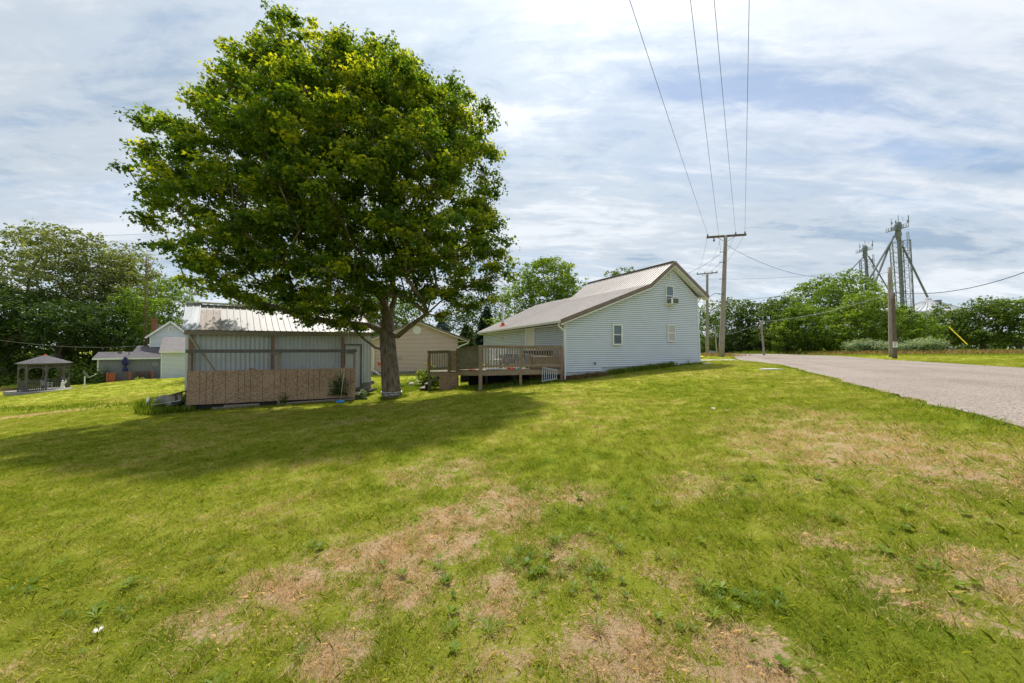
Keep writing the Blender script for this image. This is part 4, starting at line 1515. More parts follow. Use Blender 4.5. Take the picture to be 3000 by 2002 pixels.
om.tube([(4.06, -.05, -.22), (4.13, -.05, -.17), (4.16, -.05, -.3), (4.24, -.05, -.2), (4.3, -.05, -.28)], .014, 5)
om.build('ring', M['white'], t)

# aerial mast
tm = thing('aerial_mast', "tall rusty lattice aerial mast beside the neighbour's chimney", 'mast', (-46.2, 43, -2.2))
mm = MB()
legs = [(.22 * math.cos(a), .22 * math.sin(a)) for a in (0.5, 2.6, 4.7)]
for lx, ly in legs:
    mm.beam((lx, ly, 0), (lx * .6, ly * .6, 15.3), .03, .03, (0, 1, 0))
for i in range(32):
    z = i * .48
    k0, k1 = 1 - .4 * z / 15.3, 1 - .4 * (z + .48) / 15.3
    for j in range(3):
        a, b = legs[j], legs[(j + 1) % 3]
        mm.beam((a[0] * k0, a[1] * k0, z), (b[0] * k1, b[1] * k1, z + .48), .015, .015)
        mm.beam((a[0] * k0, a[1] * k0, z), (b[0] * k0, b[1] * k0, z), .015, .015)
mm.build('lattice', M['rust'], tm)
an = MB().tube([(0, 0, 15), (0, 0, 16)], .03, 6).tube([(-.9, .2, 15.6), (.9, -.2, 15.6)], .025, 6)
for i in range(7):
    x = -.9 + i * .3
    an.tube([(x, -.5 + i * .03, 15.6), (x, .6 - i * .03, 15.6)], .015, 5)
an.build('aerial', M['galv'], tm)

# ------------------------------------------------------------------ gazebo
gz = thing('gazebo', 'weathered grey octagonal wooden gazebo with shingled roof, on a concrete slab', 'gazebo', (-45.1, 33.0, -2.5), math.radians(12))
GR = 1.45
po = [(GR * math.cos(math.pi / 4 * i), GR * math.sin(math.pi / 4 * i)) for i in range(8)]
for x, y in po:
    MB().box(x - .042, x + .042, y - .042, y + .042, .05, 2.60).build('post', M['wood_grey'], gz)
for i in range(8):
    a, b = Vector((*po[i], 0)), Vector((*po[(i + 1) % 8], 0))
    rl_ = MB()
    rl_.beam(V3(a, 1.0), V3(b, 1.0), .07, .05).beam(V3(a, .18), V3(b, .18), .04, .06)
    for k in range(1, 9):
        p = a.lerp(b, k / 9)
        rl_.beam(V3(p, .18), V3(p, 1.0), .045, .045, (0, 1, 0))
    if i != 7:
        rl_.build('railing', M['wood_grey'], gz)
    fr = MB()
    fr.beam(V3(a, 2.55), V3(b, 2.55), .05, .07).beam(V3(a, 2.25), V3(b, 2.25), .05, .05)
    for k in range(1, 8):
        p = a.lerp(b, k / 8)
        fr.beam(V3(p, 2.25), V3(p, 2.55), .04, .04, (0, 1, 0))
    for (p, q_) in ((a, b), (b, a)):
        d = (q_ - p).normalized()
        arc = [V3(p + d * (.02 + .30 * (1 - math.cos(t_))), 1.92 + .31 * math.sin(t_)) for t_ in np.linspace(0, math.pi / 2, 5)]
        for j in range(4):
            fr.beam(arc[j], arc[j + 1], .05, .085)
        arc = [V3(p + d * (.02 + .26 * (1 - math.cos(t_))), 1.30 - .28 * math.sin(t_)) for t_ in np.linspace(0, math.pi / 2, 5)]
        if i != 7:
            for j in range(4):
                fr.beam(arc[j], arc[j + 1], .05, .075)
    fr.build('fretwork', M['wood_grey'], gz)
rf = MB()
ER = 1.68
eo = [(ER * math.cos(math.pi / 4 * i), ER * math.sin(math.pi / 4 * i)) for i in range(8)]
for i in range(8):
    a, b = eo[i], eo[(i + 1) % 8]
    rf.poly([(a[0], a[1], 2.66), (b[0], b[1], 2.66), (0, 0, 3.42)])
    rf.poly([(b[0], b[1], 2.60), (a[0], a[1], 2.60), (0, 0, 3.30)])
    rf.poly([(a[0], a[1], 2.60), (b[0], b[1], 2.60), (b[0], b[1], 2.66), (a[0], a[1], 2.66)])
rf.build('roof', M['shingle'], gz)
MB().lathe([(.14, 3.37), (.12, 3.41), (.03, 3.46)], 8).build('roof_cap', M['redorn'], gz)
MB().lathe([(1.55, .0), (1.55, .06)], 8).build('floor', M['wood_grey'], gz)
chair(-45.3, 33.3, -2.42, 2.0, 'white garden chair inside the gazebo', M['white_plastic'])
slab = MB()
sp = [(-47.9, 32.2), (-44.5, 30.8), (-40.0, 31.9), (-40.2, 32.5), (-43.2, 34.9), (-46.5, 35.2)]
sz = [-2.62, -2.60, -2.30, -2.30, -2.44, -2.55]
slab.poly([(x, y, z + .14) for (x, y), z in zip(sp, sz)])
for i in range(6):
    a, b = i, (i + 1) % 6
    slab.poly([(*sp[a], sz[a] - .3), (*sp[b], sz[b] - .3), (*sp[b], sz[b] + .14), (*sp[a], sz[a] + .14)])
s = slab.build('pavement', M['block'])
s['kind'] = 'structure'
stt = thing('statue', 'small white angel statue standing before the gazebo', 'statue', at(183, 1139, 30.9))
MB().lathe([(.17, 0), (.18, .05), (.13, .10), (.12, .22), (.08, .40), (.10, .52), (.045, .60)], 12).lathe([(.02, .58), (.065, .63), (.06, .71), (.02, .75)], 10).build('figure', M['statue'], stt, smooth=True)
MB().hexa([(-.02, .08, .3), (-.2, .12, .62), (-.2, .15, .62), (-.02, .1, .3), (-.02, .06, .55), (-.16, .1, .78), (-.16, .13, .78), (-.02, .09, .55)]).build('wing', M['statue'], stt)
MB().hexa([(.02, .08, .3), (.2, .12, .62), (.2, .15, .62), (.02, .1, .3), (.02, .06, .55), (.16, .1, .78), (.16, .13, .78), (.02, .09, .55)]).build('wing', M['statue'], stt)
sd = thing('satellite_dish', 'satellite dish on a white post at the end of the slab, right of the gazebo', 'satellite dish', (-40.1, 32.1, -2.3))
MB().tube([(0, 0, 0), (0, 0, 1.25)], .045, 8).build('post', M['white'], sd)
dd_ = MB().lathe([(.03, 0), (.22, .03), (.34, .10), (.36, .10), (.23, .0), (.03, -.03)], 16)
dd_.v = [(z * 1.0 + 0.0, x, y) for x, y, z in dd_.v]
do = dd_.build('reflector', M['grille'], sd)
do.location = (-.02, 0, 1.45)
do.rotation_euler = (0, math.radians(-30), math.radians(51))
MB().tube([(0, 0, 1.22), (.15, .19, 1.12), (.40, .50, 1.36)], .02, 6).lathe([(.045, 0), (.05, .1)], 8, (.40, .50, 1.36)).build('feed_arm', M['white'], sd)
t = thing('planter_box', 'low reddish wooden planter box with greens, left of the gazebo', 'planter', (-52.3, 36.3, -2.85), .7)
MB().box(-1.0, 1.0, -.45, .45, 0, .36).build('box', M['wood_red'], t)


# ------------------------------------------------------------------ utility poles
def pole(px_b, py_b, px_t, py_t, Yb, Yt, rb, rt, mname, label, name='utility_pole', group=None):
    b = at(px_b, py_b, Yb)
    b.z = zg(b.x, b.y) - .1
    tp = at(px_t, py_t, Yt)
    t_ = thing(name, label, 'pole', b, 0, group)
    n_ = 10
    pts_ = [(Vector((0, 0, 0))).lerp(tp - b, i / n_) for i in range(n_ + 1)]
    MB().tube(pts_, [rb + (rt - rb) * i / n_ for i in range(n_ + 1)], 12).build('pole', M[mname], t_, smooth=True)
    return t_, b, tp


GP = 'wooden utility poles beside the road'
p1, p1b, p1t = pole(2113, 1043, 2126, 690, 30, 30, .235, .14, 'pole', 'tallest wooden utility pole with crossarm, leaning right behind the house corner', group=GP)
ARM_D = (at(2186, 684, 29.6) - at(2070, 696, 30.4))


def arm(parent, pb, L_, R_, ins, w_=.12, below=()):
    a = MB().beam(L_ - pb, R_ - pb, w_, w_)
    a.build('crossarm', M['pole_dark'], parent)
    c = (L_ + R_) / 2 - pb
    bz = MB()
    for s in (-1, 1):
        e = c + (R_ - L_).normalized() * s * .75
        bz.beam(e - Vector((0, 0, .05)), c - Vector((0, 0, .55)), .03, .03)
    bz.build('brace', M['steel'], parent)
    for k in ins:
        p = L_.lerp(R_, k) - pb
        MB().lathe([(.03, .05), (.07, .10), (.04, .16), (.08, .20), (.04, .28)], 8, p).build('insulator', M['grille'], parent)
    for k in below:
        p = L_.lerp(R_, k) - pb
        MB().lathe([(.04, -.42), (.09, -.36), (.05, -.2), (.06, -.05)], 8, p).build('insulator', M['grille'], parent)


a1L, a1R = at(2070, 696, 30.4), at(2186, 688, 29.6)
arm(p1, p1b, a1L, a1R, (.03, .74, .97), .16, (.19,))
hw = MB()
for py in (739, 769, 862, 818):
    c = at(2120 - (py - 739) * .03, py, 29.8) - p1b
    hw.beam(c - Vector((.35, 0, 0)), c + Vector((.15, 0, 0)), .06, .05)
hw.build('bracket', M['steel'], p1)
p2, p2b, p2t = pole(2072, 1040, 2072, 800, 50, 50, .24, .15, 'pole', 'farther wooden utility pole with crossarm, between house and tallest pole', group=GP)
a2L, a2R = at(2041, 804, 50.5), at(2102, 799, 49.5)
arm(p2, p2b, a2L, a2R, (.03, .4, .74, .97), .13)
p3, p3b, p3t = pole(2101, 1042, 2094, 955, 42, 42, .09, .08, 'pole', 'thin short leaning pole between the two tall poles', group=GP)
p4, p4b, p4t = pole(2239, 1042, 2229, 940, 36, 36, .10, .085, 'pole', 'short leaning wooden pole before the dense trees, right of tallest pole', group=GP)
p5, p5b, p5t = pole(2611, 1040, 2606, 783, 28.3, 28.3, .15, .11, 'pole', 'tall bare pole across the road, behind the pole with the notice', group=GP)
p6, p6b, p6t = pole(2622, 1049, 2615, 860, 26.6, 26.8, .14, .13, 'pole_dark', 'dark stub pole across the road with a white notice on it', group=GP)
sg = thing('notice', 'white notice with red heading nailed to the dark stub pole', 'sign', at(2622, 1010, 26.4))
MB().box(-.17, .17, -.02, 0, -.22, .22).build('board', M['white_plastic'], sg)
ln = MB()
for i in range(6):
    ln.box(-.12, .12 - .05 * (i % 2), -.024, -.022, .08 - i * .045, .10 - i * .045)
ln.build('lettering', M['grille'], sg)
MB().box(-.13, .13, -.024, -.022, .13, .18).build('heading', M['redorn'], sg)


def cable(name, label, a, b, sag, r, mname='wire', group=None, n=14, extra=None):
    pts_ = []
    for i in range(n + 1):
        k = i / n
        p = a.lerp(b, k)
        p.z -= sag * 4 * k * (1 - k)
        pts_.append(p)
    o = MB().tube([p - a for p in pts_], r, 5).build(name, M[mname])
    o.location = a
    return tag(o, label, 'cable', group)


OG = 'power lines running over the lawn to the tallest pole'
for (a, pxt, lab) in ((a1L.lerp(a1R, .03) + Vector((0, 0, .28)), 1864, 'leftmost power line running overhead to the left end of the crossarm'),
                      (at(2112, 741, 29.9), 2034, 'second power line from the left, running overhead to the pole below its crossarm'),
                      (a1L.lerp(a1R, .74) + Vector((0, 0, .28)), 2097, 'third power line from the left, running overhead to the crossarm'),
                      (a1L.lerp(a1R, .97) + Vector((0, 0, .28)), 2193, 'rightmost power line running overhead to the right end of the crossarm')):
    b = at(pxt, 0, 10.6)
    far = a + (b - a) * 2.2
    far.z = a.z + (b.z - a.z) * 1.6
    cable('power_line', lab, a, far, .45, .0085, 'wire', OG)
G2 = 'power lines between the two tall poles'
for k, nm in ((.03, 'left end'), (.4, 'left middle'), (.74, 'right middle'), (.97, 'right end')):
    cable('power_line', 'thin line joining the %s of both crossarms' % nm, a1L.lerp(a1R, k) + Vector((0, 0, .1)), a2L.lerp(a2R, k) + Vector((0, 0, .25)), .5, .010, 'wire_grey', G2)
    e = a2L.lerp(a2R, k) + (a2L.lerp(a2R, k) - a1L.lerp(a1R, k)) * 1.5
cable('service_line', 'drop line from the tallest pole towards the bare pole across the road', at(2125, 716, 29.9), at(2606, 797, 28.3), 1.55, .014)
cable('service_line', 'thin straight line from the farther pole towards the tree mound', at(2074, 818, 50), at(2400, 806, 52), .2, .014, 'wire_grey')
cable('service_line', 'thick black line from behind the house into the trees', at(1990, 886, 46), at(2300, 866, 46), .25, .022)
cable('service_line', 'sagging thick cable from the stub pole down to the short leaning pole', at(2614, 858, 26.8), at(2230, 943, 36), .42, .022, 'wire_grey')
cable('service_line', 'sagging cable from the short leaning pole to the thin pole', at(2229, 945, 36), at(2095, 985, 42), .30, .018, 'wire_grey')
cable('service_line', 'thick black cable from the stub pole rising out to the right', at(2614, 858, 26.8), at(3150, 735, 20), .9, .024)
cable('service_line', 'upper service line from the tallest pole down to the house', at(2111, 743, 29.9), at(1975, 815, 25), .25, .014)
cable('service_line', 'lower service line from the tallest pole down to the house', at(2112, 771, 29.9), at(1985, 845, 26), .2, .010, 'wire_grey')
cable('service_line', 'curved link cable between the two tall poles, low down', at(2109, 861, 30), at(2074, 880, 50), -.35, .025)
cable('service_line', "pale line from the left edge to the neighbour's roof", at(-90, 984, 26), at(395, 1014, 37.5), .45, .015, 'wire_grey')
cable('service_line', 'high thin line crossing the sky left of the big tree', at(-60, 695, 60), at(700, 672, 60), .4, .02, 'wire_grey')
tag(MB().beam(at(2780, 958, 40), at(2834, 1010, 38), .06, .06).build('guy_marker', M['yellow']), 'yellow guy wire sleeve slanting before the trees on the right', 'guy wire marker')

# ------------------------------------------------------------------ grain elevators
YT = 120.0


def q3(px, py, Y=YT):
    return at(px, py, Y)


def elevator(label, Y, top, bot, head, cas_w, Lt, Lb, Rt, Rb, spouts, s, gname):
    base = q3(bot[0], 1020, Y)
    base.z = 0
    t_ = thing('grain_elevator', label, 'grain elevator', base, 0, gname)
    c0, c1 = q3(*top, Y), q3(*bot, Y)
    low = c1 + (c1 - c0) * ((c1.z - 0) / (c0.z - c1.z))
    off = Vector((cas_w * .62, 0, 0))
    for sgn in (-1, 1):
        wpart(MB().beam(low + off * sgn, c0 + off * sgn, cas_w, cas_w, (0, 1, 0)), 'leg_casing', M['steel'], t_)
    Lt, Lb, Rt, Rb = q3(*Lt, Y), q3(*Lb, Y), q3(*Rt, Y), q3(*Rb, Y)
    Lb = Lb + (Lb - Lt) * ((Lb.z) / (Lt.z - Lb.z))
    Rb = Rb + (Rb - Rt) * ((Rb.z) / (Rt.z - Rb.z))
    dy = Vector((.4 * s, 2.2 * s, 0))
    tops = [Lt - dy * .5, Rt - dy * .3, Rt + dy * .5 - Vector((1.0 * s, 0, 0)), Lt + dy * .5 + Vector((1.0 * s, 0, 0))]
    bots = [Lb - dy * .5, Rb - dy * .3, Rb + dy * .5 - Vector((1.0 * s, 0, 0)), Lb + dy * .5 + Vector((1.0 * s, 0, 0))]
    lt = MB()
    nlev = int((Lt.z) / (3.3 * s))
    for a, b in zip(tops, bots):
        lt.beam(a, b, .20 * s, .20 * s, (0, 1, 0))
    for i in range(nlev + 1):
        k, k2 = i / nlev, (i + 1) / nlev
        for j in range(4):
            a, b = tops[j].lerp(bots[j], k), tops[(j + 1) % 4].lerp(bots[(j + 1) % 4], k)
            lt.beam(a, b, .11 * s, .11 * s)
            if i < nlev:
                a2, b2 = tops[j].lerp(bots[j], k2), tops[(j + 1) % 4].lerp(bots[(j + 1) % 4], k2)
                lt.beam(a, b2, .075 * s, .075 * s)
                lt.beam(b, a2, .075 * s, .075 * s)
    wpart(lt, 'lattice_tower', M['steel'], t_)
    h = q3(*head, Y)
    hd = MB().lathe([(.7 * s, -2.2 * s), (.95 * s, -.6 * s), (.95 * s, .3 * s), (.7 * s, 1.1 * s), (.2 * s, 1.5 * s)], 12, h)
    hd.lathe([(.45 * s, -5.2 * s), (.95 * s, -3.2 * s), (.8 * s, -2.2 * s)], 10, h)
    wpart(hd, 'head', M['steel'], t_)
    pf = MB()
    fz = h + Vector((0, 0, -1.4 * s))
    a, b = fz + Vector((-3.3 * s, 0, -.8 * s)), fz + Vector((2.7 * s, 0, .7 * s))
    d_ = Vector((0, .9 * s, 0))
    pf.hexa([a - d_, b - d_, b + d_, a + d_, a - d_ + Vector((0, 0, .25 * s)), b - d_ + Vector((0, 0, .25 * s)), b + d_ + Vector((0, 0, .25 * s)), a + d_ + Vector((0, 0, .25 * s))])
    for sy in (-1, 1):
        for hh in (.7, 1.35):
            pf.beam(a + d_ * sy + Vector((0, 0, hh * s)), b + d_ * sy + Vector((0, 0, hh * s)), .10 * s, .10 * s)
        for i in range(8):
            p = (a + d_ * sy).lerp(b + d_ * sy, i / 7)
            pf.beam(p, p + Vector((0, 0, 1.35 * s)), .09 * s, .09 * s, (0, 1, 0))
    wpart(pf, 'platform', M['steel'], t_)
    for (dx, h0, h1, r_) in ((-3.3, -.6, 2.2, .07), (-3.1, .2, 1.0, .18), (-.8, 1.3, 3.4, .08), (-1.7, .6, 1.6, .16), (2.8, .8, 3.4, .12), (2.5, .9, 1.7, .22), (-3.2, -1.8, -1.1, .24), (.8, 1.4, 3.0, .04)):
        p = h + Vector((dx * s, -.8 * s, 0))
        wpart(MB().tube([p + Vector((0, 0, h0 * s)), p + Vector((0, 0, h1 * s))], r_ * s, 7), 'antenna', M['steel'], t_)
    for (x0, y0, x1, y1, r_) in spouts:
        A__, B__ = q3(x0, y0, Y), q3(x1, y1, Y)
        wpart(MB().tube([A__, A__.lerp(B__, .5), B__], r_ * s, 8), 'spout', M['steel'], t_)
    ld_ = MB()
    la, lb = q3(top[0] + 12 * s, top[1] + 4, Y) - Vector((0, 1.5, 0)), q3(bot[0] + 13 * s, bot[1], Y) - Vector((0, 1.5, 0))
    for dx in (-.35, .35):
        ld_.beam(la + Vector((dx * s, 0, 0)), lb + Vector((dx * s, 0, 0)), .1 * s, .1 * s, (0, 1, 0))
    for i in range(50):
        p = la.lerp(lb, i / 50)
        ld_.beam(p - Vector((.35 * s, 0, 0)), p + Vector((.35 * s, 0, 0)), .07 * s, .07 * s)
    wpart(ld_, 'ladder', M['steel'], t_)
    return t_


GE = 'grain elevator towers beyond the trees'
elevator('taller and nearer grain elevator tower with headhouse, antennas and spouts', 120, (2633, 680), (2645, 908), (2631, 662), .50,
         (2606, 713), (2617, 866), (2662, 704), (2673, 908),
         [(2620, 692, 2538, 832, .30), (2612, 706, 2555, 850, .29), (2644, 722, 2718, 872, .29)], 1.0, GE)
elevator('shorter and farther grain elevator tower, left of the taller one', 150, (2536, 745), (2541, 850), (2534, 728), .42,
         (2517, 765), (2522, 850), (2553, 760), (2559, 850),
         [(2530, 752, 2470, 815, .26), (2544, 750, 2612, 865, .26)], .95, GE)
bt = thing('grain_bin', 'bright galvanised grain bin with shallow cone roof, right of the elevator', 'grain bin', (at(2722, 1020, 122).x, 122, 0))
pkz, eaz, rad = 18.7, 14.2, 9.2
cyl = MB()
for r_, z in ((rad, 0),):
    n_ = 40
    for j in range(n_):
        a0, a1 = 2 * math.pi * j / n_, 2 * math.pi * (j + 1) / n_
        cyl.poly([(rad * math.cos(a0), rad * math.sin(a0), 0), (rad * math.cos(a1), rad * math.sin(a1), 0), (rad * math.cos(a1), rad * math.sin(a1), eaz), (rad * math.cos(a0), rad * math.sin(a0), eaz)])
cyl.build('wall', M['bin'], bt)
cone = MB().lathe([(rad + .2, eaz - .1), (rad * .5, (eaz + pkz) / 2 - .05), (.9, pkz), (.8, pkz + .6), (.2, pkz + .8)], 40)
for j in range(40):
    a0 = 2 * math.pi * j / 40
    cone.beam(((rad + .2) * math.cos(a0), (rad + .2) * math.sin(a0), eaz), (.9 * math.cos(a0), .9 * math.sin(a0), pkz + .05), .12, .16)
cone.build('roof', M['bin'], bt)
MB().box(-.45, .65, -3.4, -2.2, 16.9, 18.4).build('hatch', M['steel'], bt)
MB().box(5.0, 7.2, -1, 1, 16.3, 17.3).build('hatch', M['steel'], bt)
b2 = thing('grain_bin', 'duller grey grain bin mostly hidden behind the elevator legs', 'grain bin', (at(2625, 1020, 150).x, 150, 0))
cyl = MB().lathe([(11, 0), (11, 18)], 36)
cyl.build('wall', M['bin_dull'], b2)
MB().lathe([(11.2, 17.9), (6, 20.8), (1.0, 23.2), (.3, 23.6)], 36).build('roof', M['bin_dull'], b2)

# far low buildings and fence by the road bend
fbp = at(2045, 1040, 58)
t = MB()
L_, R_ = at(2030, 1040, 60), at(2082, 1040, 60)
t.hexa([(L_.x, 60, .2), (R_.x, 60, .2), (R_.x, 60.1, .2), (L_.x, 60.1, .2), (L_.x, 60, 1.35), (R_.x, 60, 1.35), (R_.x, 60.1, 1.35), (L_.x, 60.1, 1.35)])
for i in range(9):
    x = L_.x + (R_.x - L_.x) * i / 8
    t.box(x - .06, x + .06, 59.9, 60.02, .2, 1.42)
tag(t.build('fence', M['steel']), 'low grey board fence beyond the two tall poles', 'fence')
t = thing('shed', 'low blue grey shed beyond the road, right of the tallest pole', 'shed', (at(2135, 1040, 58).x, 58, .3))
MB().prism([(-1.5, 0), (1.5, 0), (1.5, .9), (1.2, 1.15), (-1.2, 1.15), (-1.5, .95)], 0, 3).build('wall', mat('blue_grey_paint', (.06, .085, .10), (.09, .115, .13), 2, .6), t)
MB().box(-1.55, 1.55, -.05, 3.05, 1.15, 1.22).build('roof', M['steel'], t)
tag(MB().hexa([(-.8, 0, 0), (.8, 0, 0), (.8, .8, 0), (-.8, .8, 0), (-.6, .1, .85), (.7, .1, .75), (.7, .7, .75), (-.6, .7, .85)]).build('covered_trailer', M['grey_plastic'], bevel=.05),
    'small white covered trailer between the pole bases', 'trailer').location = (at(2085, 1040, 56).x, 56, .35)


# ------------------------------------------------------------------ trees
def leaves_mesh(name, centers, normals, sizes, tone, material, parent, rng, shape='leaf', axis=None, loc=(0, 0, 0)):
    n = len(centers)
    nr = normals / (np.linalg.norm(normals, axis=1, keepdims=True) + 1e-9)
    if axis is None:
        axis = rng.normal(size=(n, 3))
    t1 = np.cross(nr, axis)
    t1 /= (np.linalg.norm(t1, axis=1, keepdims=True) + 1e-9)
    t2 = np.cross(nr, t1)
    s = sizes[:, None]
    c = centers - np.array(loc)
    if shape == 'leaf':        # folded five-point leaf, 5 vertices, 3 faces fan
        fold = nr * s * .18
        V = np.stack([c - t2 * s * .55, c - t2 * s * .05 + t1 * s * .55 + fold, c + t2 * s * .12 + t1 * s * .22, c + t2 * s * .62,
                      c + t2 * s * .12 - t1 * s * .22, c - t2 * s * .05 - t1 * s * .55 + fold], 1).reshape(-1, 3)
        b = (np.arange(n) * 6)[:, None]
        fc = (b + np.array([[0, 1, 2, 3]])).ravel().reshape(n, 4)
        fd = (b + np.array([[0, 3, 4, 5]])).ravel().reshape(n, 4)
        F_ = np.stack([fc, fd], 1).ravel()
        return np_mesh(name, V, F_, np.full(2 * n, 4), material, parent, {'tone': np.repeat(tone, 6)})
    V = np.stack([c - t2 * s * .5, c + t1 * s * .36, c + t2 * s * .5, c - t1 * s * .36], 1).reshape(-1, 3)
    F_ = np.arange(4 * n)
    return np_mesh(name, V, F_, np.full(n, 4), material, parent, {'tone': np.repeat(tone, 4)})


def skeleton(start_nodes, start_par, targets, rng, twist=.25, step=.9):
    """grow a limb from the nearest sensible node to every target"""
    P = [np.array(p, float) for p in start_nodes]
    par = list(start_par)
    root = P[0]
    fork = P[min(len(P) - 1, 2)]
    order = np.argsort([np.linalg.norm(np.array(t_) - fork) for t_ in targets])
    tips = []
    for k in order:
        tg = np.array(targets[k], float)
        A = np.array(P)
        d = np.linalg.norm(A - tg, axis=1)
        up = A[:, 2] - tg[2]
        cost = d + np.maximum(up, 0) * 1.6 + .25 * np.linalg.norm(A - fork, axis=1)
        cost[:1] += 4
        j = int(np.argmin(cost))
        L_ = d[j]
        m_ = max(1, int(L_ / step))
        prev = j
        dirn = (tg - P[j]) / (L_ + 1e-6)
        side = np.cross(dirn, rng.normal(size=3))
        side /= np.linalg.norm(side) + 1e-6
        amp = twist * L_ * rng.uniform(.1, .5)
        for i in range(1, m_ + 1):
            q_ = P[j] + (tg - P[j]) * i / m_ + side * amp * math.sin(math.pi * i / m_) * .6 + np.array([0, 0, -1]) * amp * .4 * math.sin(math.pi * i / m_)
            P.append(q_)
            par.append(prev)
            prev = len(P) - 1
        tips.append(prev)
    return P, par, tips


def limb_mesh(P, par, r_tip, r_base, name, material, parent, loc, expo=2.3, nmin=4, noise_amp=0.0, fixed=None, rmax=None):
    n = len(P)
    area = np.zeros(n)
    kids = [[] for _ in range(n)]
    for i in range(1, n):
        kids[par[i]].append(i)
    order = list(range(n))
    for i in reversed(order):
        if not kids[i]:
            area[i] = r_tip ** expo
        else:
            area[i] = sum(area[k] for k in kids[i]) * 1.01
    r = area ** (1 / expo)
    r = r * (r_base / r[0]) ** np.clip((r - r_tip) / (r[0] - r_tip + 1e-9), 0, 1)
    if rmax:
        dist = np.linalg.norm(np.array(P) - np.array(P[3]), axis=1)
        cap = rmax * np.exp(-dist / 5.5)
        right = np.array([p[0] for p in P]) > P[3][0] + .25
        cap = np.where(right & (np.array([p[2] for p in P]) < P[3][2] + 2.2), cap * .50, cap)
        r[len(fixed):] = np.minimum(r[len(fixed):], cap[len(fixed):])
    if fixed:
        for k, v_ in fixed.items():
            r[k] = v_
    m_ = MB()
    st = [(0, None)]
    while st:
        i, pr = st.pop()
        path = [i] if pr is None else [pr, i]
        while kids[path[-1]]:
            ks = sorted(kids[path[-1]], key=lambda k: -r[k])
            for k in ks[1:]:
                st.append((k, path[-1]))
            path.append(ks[0])
        rad = [r[k] for k in path]
        if pr is not None:
            rad[0] = rad[1] * 1.15
        nn = 14 if max(rad) > .15 else (8 if max(rad) > .05 else nmin)
        pts_ = [Vector(P[k]) - Vector(loc) for k in path]
        if max(rad) > .2:       # finer rings on the trunk
            p2, r2 = [], []
            for a in range(len(pts_) - 1):
                for b in range(4):
                    p2.append(pts_[a].lerp(pts_[a + 1], b / 4))
                    r2.append(rad[a] + (rad[a + 1] - rad[a]) * b / 4)
            p2.append(pts_[-1])
            r2.append(rad[-1])
            pts_, rad = p2, r2
        m_.tube(pts_, rad, nn, cap=False)
    if noise_amp:
        vv = []
        for v_ in m_.v:
            q_ = Vector(v_)
            d = pnoise(Vector((q_.x * 5, q_.y * 5, q_.z * 1.2))) * noise_amp
            vv.append((q_.x * (1 + 0) + d, q_.y + d * .7, q_.z))
        m_.v = vv
    return m_.build(name, material, parent, smooth=True)


def clump_leaves(cl, rad, flat, per, size, rng, tone_rng=(.1, .9), upness=.55, hang=.25, shell=.38, sub=0, subr=.36):
    C_l, N_l, S_l, T_l = [], [], [], []
    if sub:          # a bough is a set of tight leaf bunches at its outer twigs
        c2, r2 = [], []
        for c, rr in zip(cl, rad):
            k = max(3, int(sub * rr * rr * rng.uniform(.8, 1.2)))
            d = rng.normal(size=(k, 3))
            d /= np.linalg.norm(d, axis=1, keepdims=True)
            d[:, 2] = np.abs(d[:, 2]) * np.where(rng.random(k) < .3, -.7, 1)
            q_ = np.array(c) + d * (rr * rng.uniform(.45, 1.0, k))[:, None] * np.array([1, 1, flat])
            c2 += list(q_)
            r2 += list(subr * rng.uniform(.7, 1.3, k))
        cl, rad, flat, per = c2, r2, .62, per / sub / (subr * subr)
    for c, rr in zip(cl, rad):
        n = max(5, int(per * rr * rr))
        d = rng.normal(size=(n, 3))
        d /= np.linalg.norm(d, axis=1, keepdims=True)
        d[:, 2] = np.abs(d[:, 2]) * np.where(rng.random(n) < hang, -1, 1)
        ra = rng.random(n) ** shell
        # ragged outline
        lob = 1 + .35 * np.sin(3 * np.arctan2(d[:, 1], d[:, 0]) + rng.uniform(0, 6)) + .2 * np.sin(7 * np.arctan2(d[:, 1], d[:, 0]) + rng.uniform(0, 6))
        p = d * (rr * ra * lob)[:, None] * np.array([1, 1, flat])
        C_l.append(np.array(c) + p)
        nn = np.array([0, 0, 1.0]) * upness + d * .55 + rng.normal(size=(n, 3)) * .45
        N_l.append(nn)
        S_l.append(size * rng.uniform(.65, 1.25, n))
        base = rng.uniform(*tone_rng)
        T_l.append(np.clip(base * .60 + rng.random(n) * .26 + .34 * (ra * (d[:, 2] > .25)) - .10, 0, 1))  # clump tops painted lighter, as sun highlights as well as new growth
    return np.vstack(C_l), np.vstack(N_l), np.concatenate(S_l), np.concatenate(T_l)


def poly_dist(x, y, poly):
    best = 1e9
    for i in range(len(poly)):
        x1, y1 = poly[i]
        x2, y2 = poly[(i + 1) % len(poly)]
        dx, dy = x2 - x1, y2 - y1
        t_ = max(0, min(1, ((x - x1) * dx + (y - y1) * dy) / (dx * dx + dy * dy)))
        best = min(best, math.hypot(x - x1 - t_ * dx, y - y1 - t_ * dy))
    return best


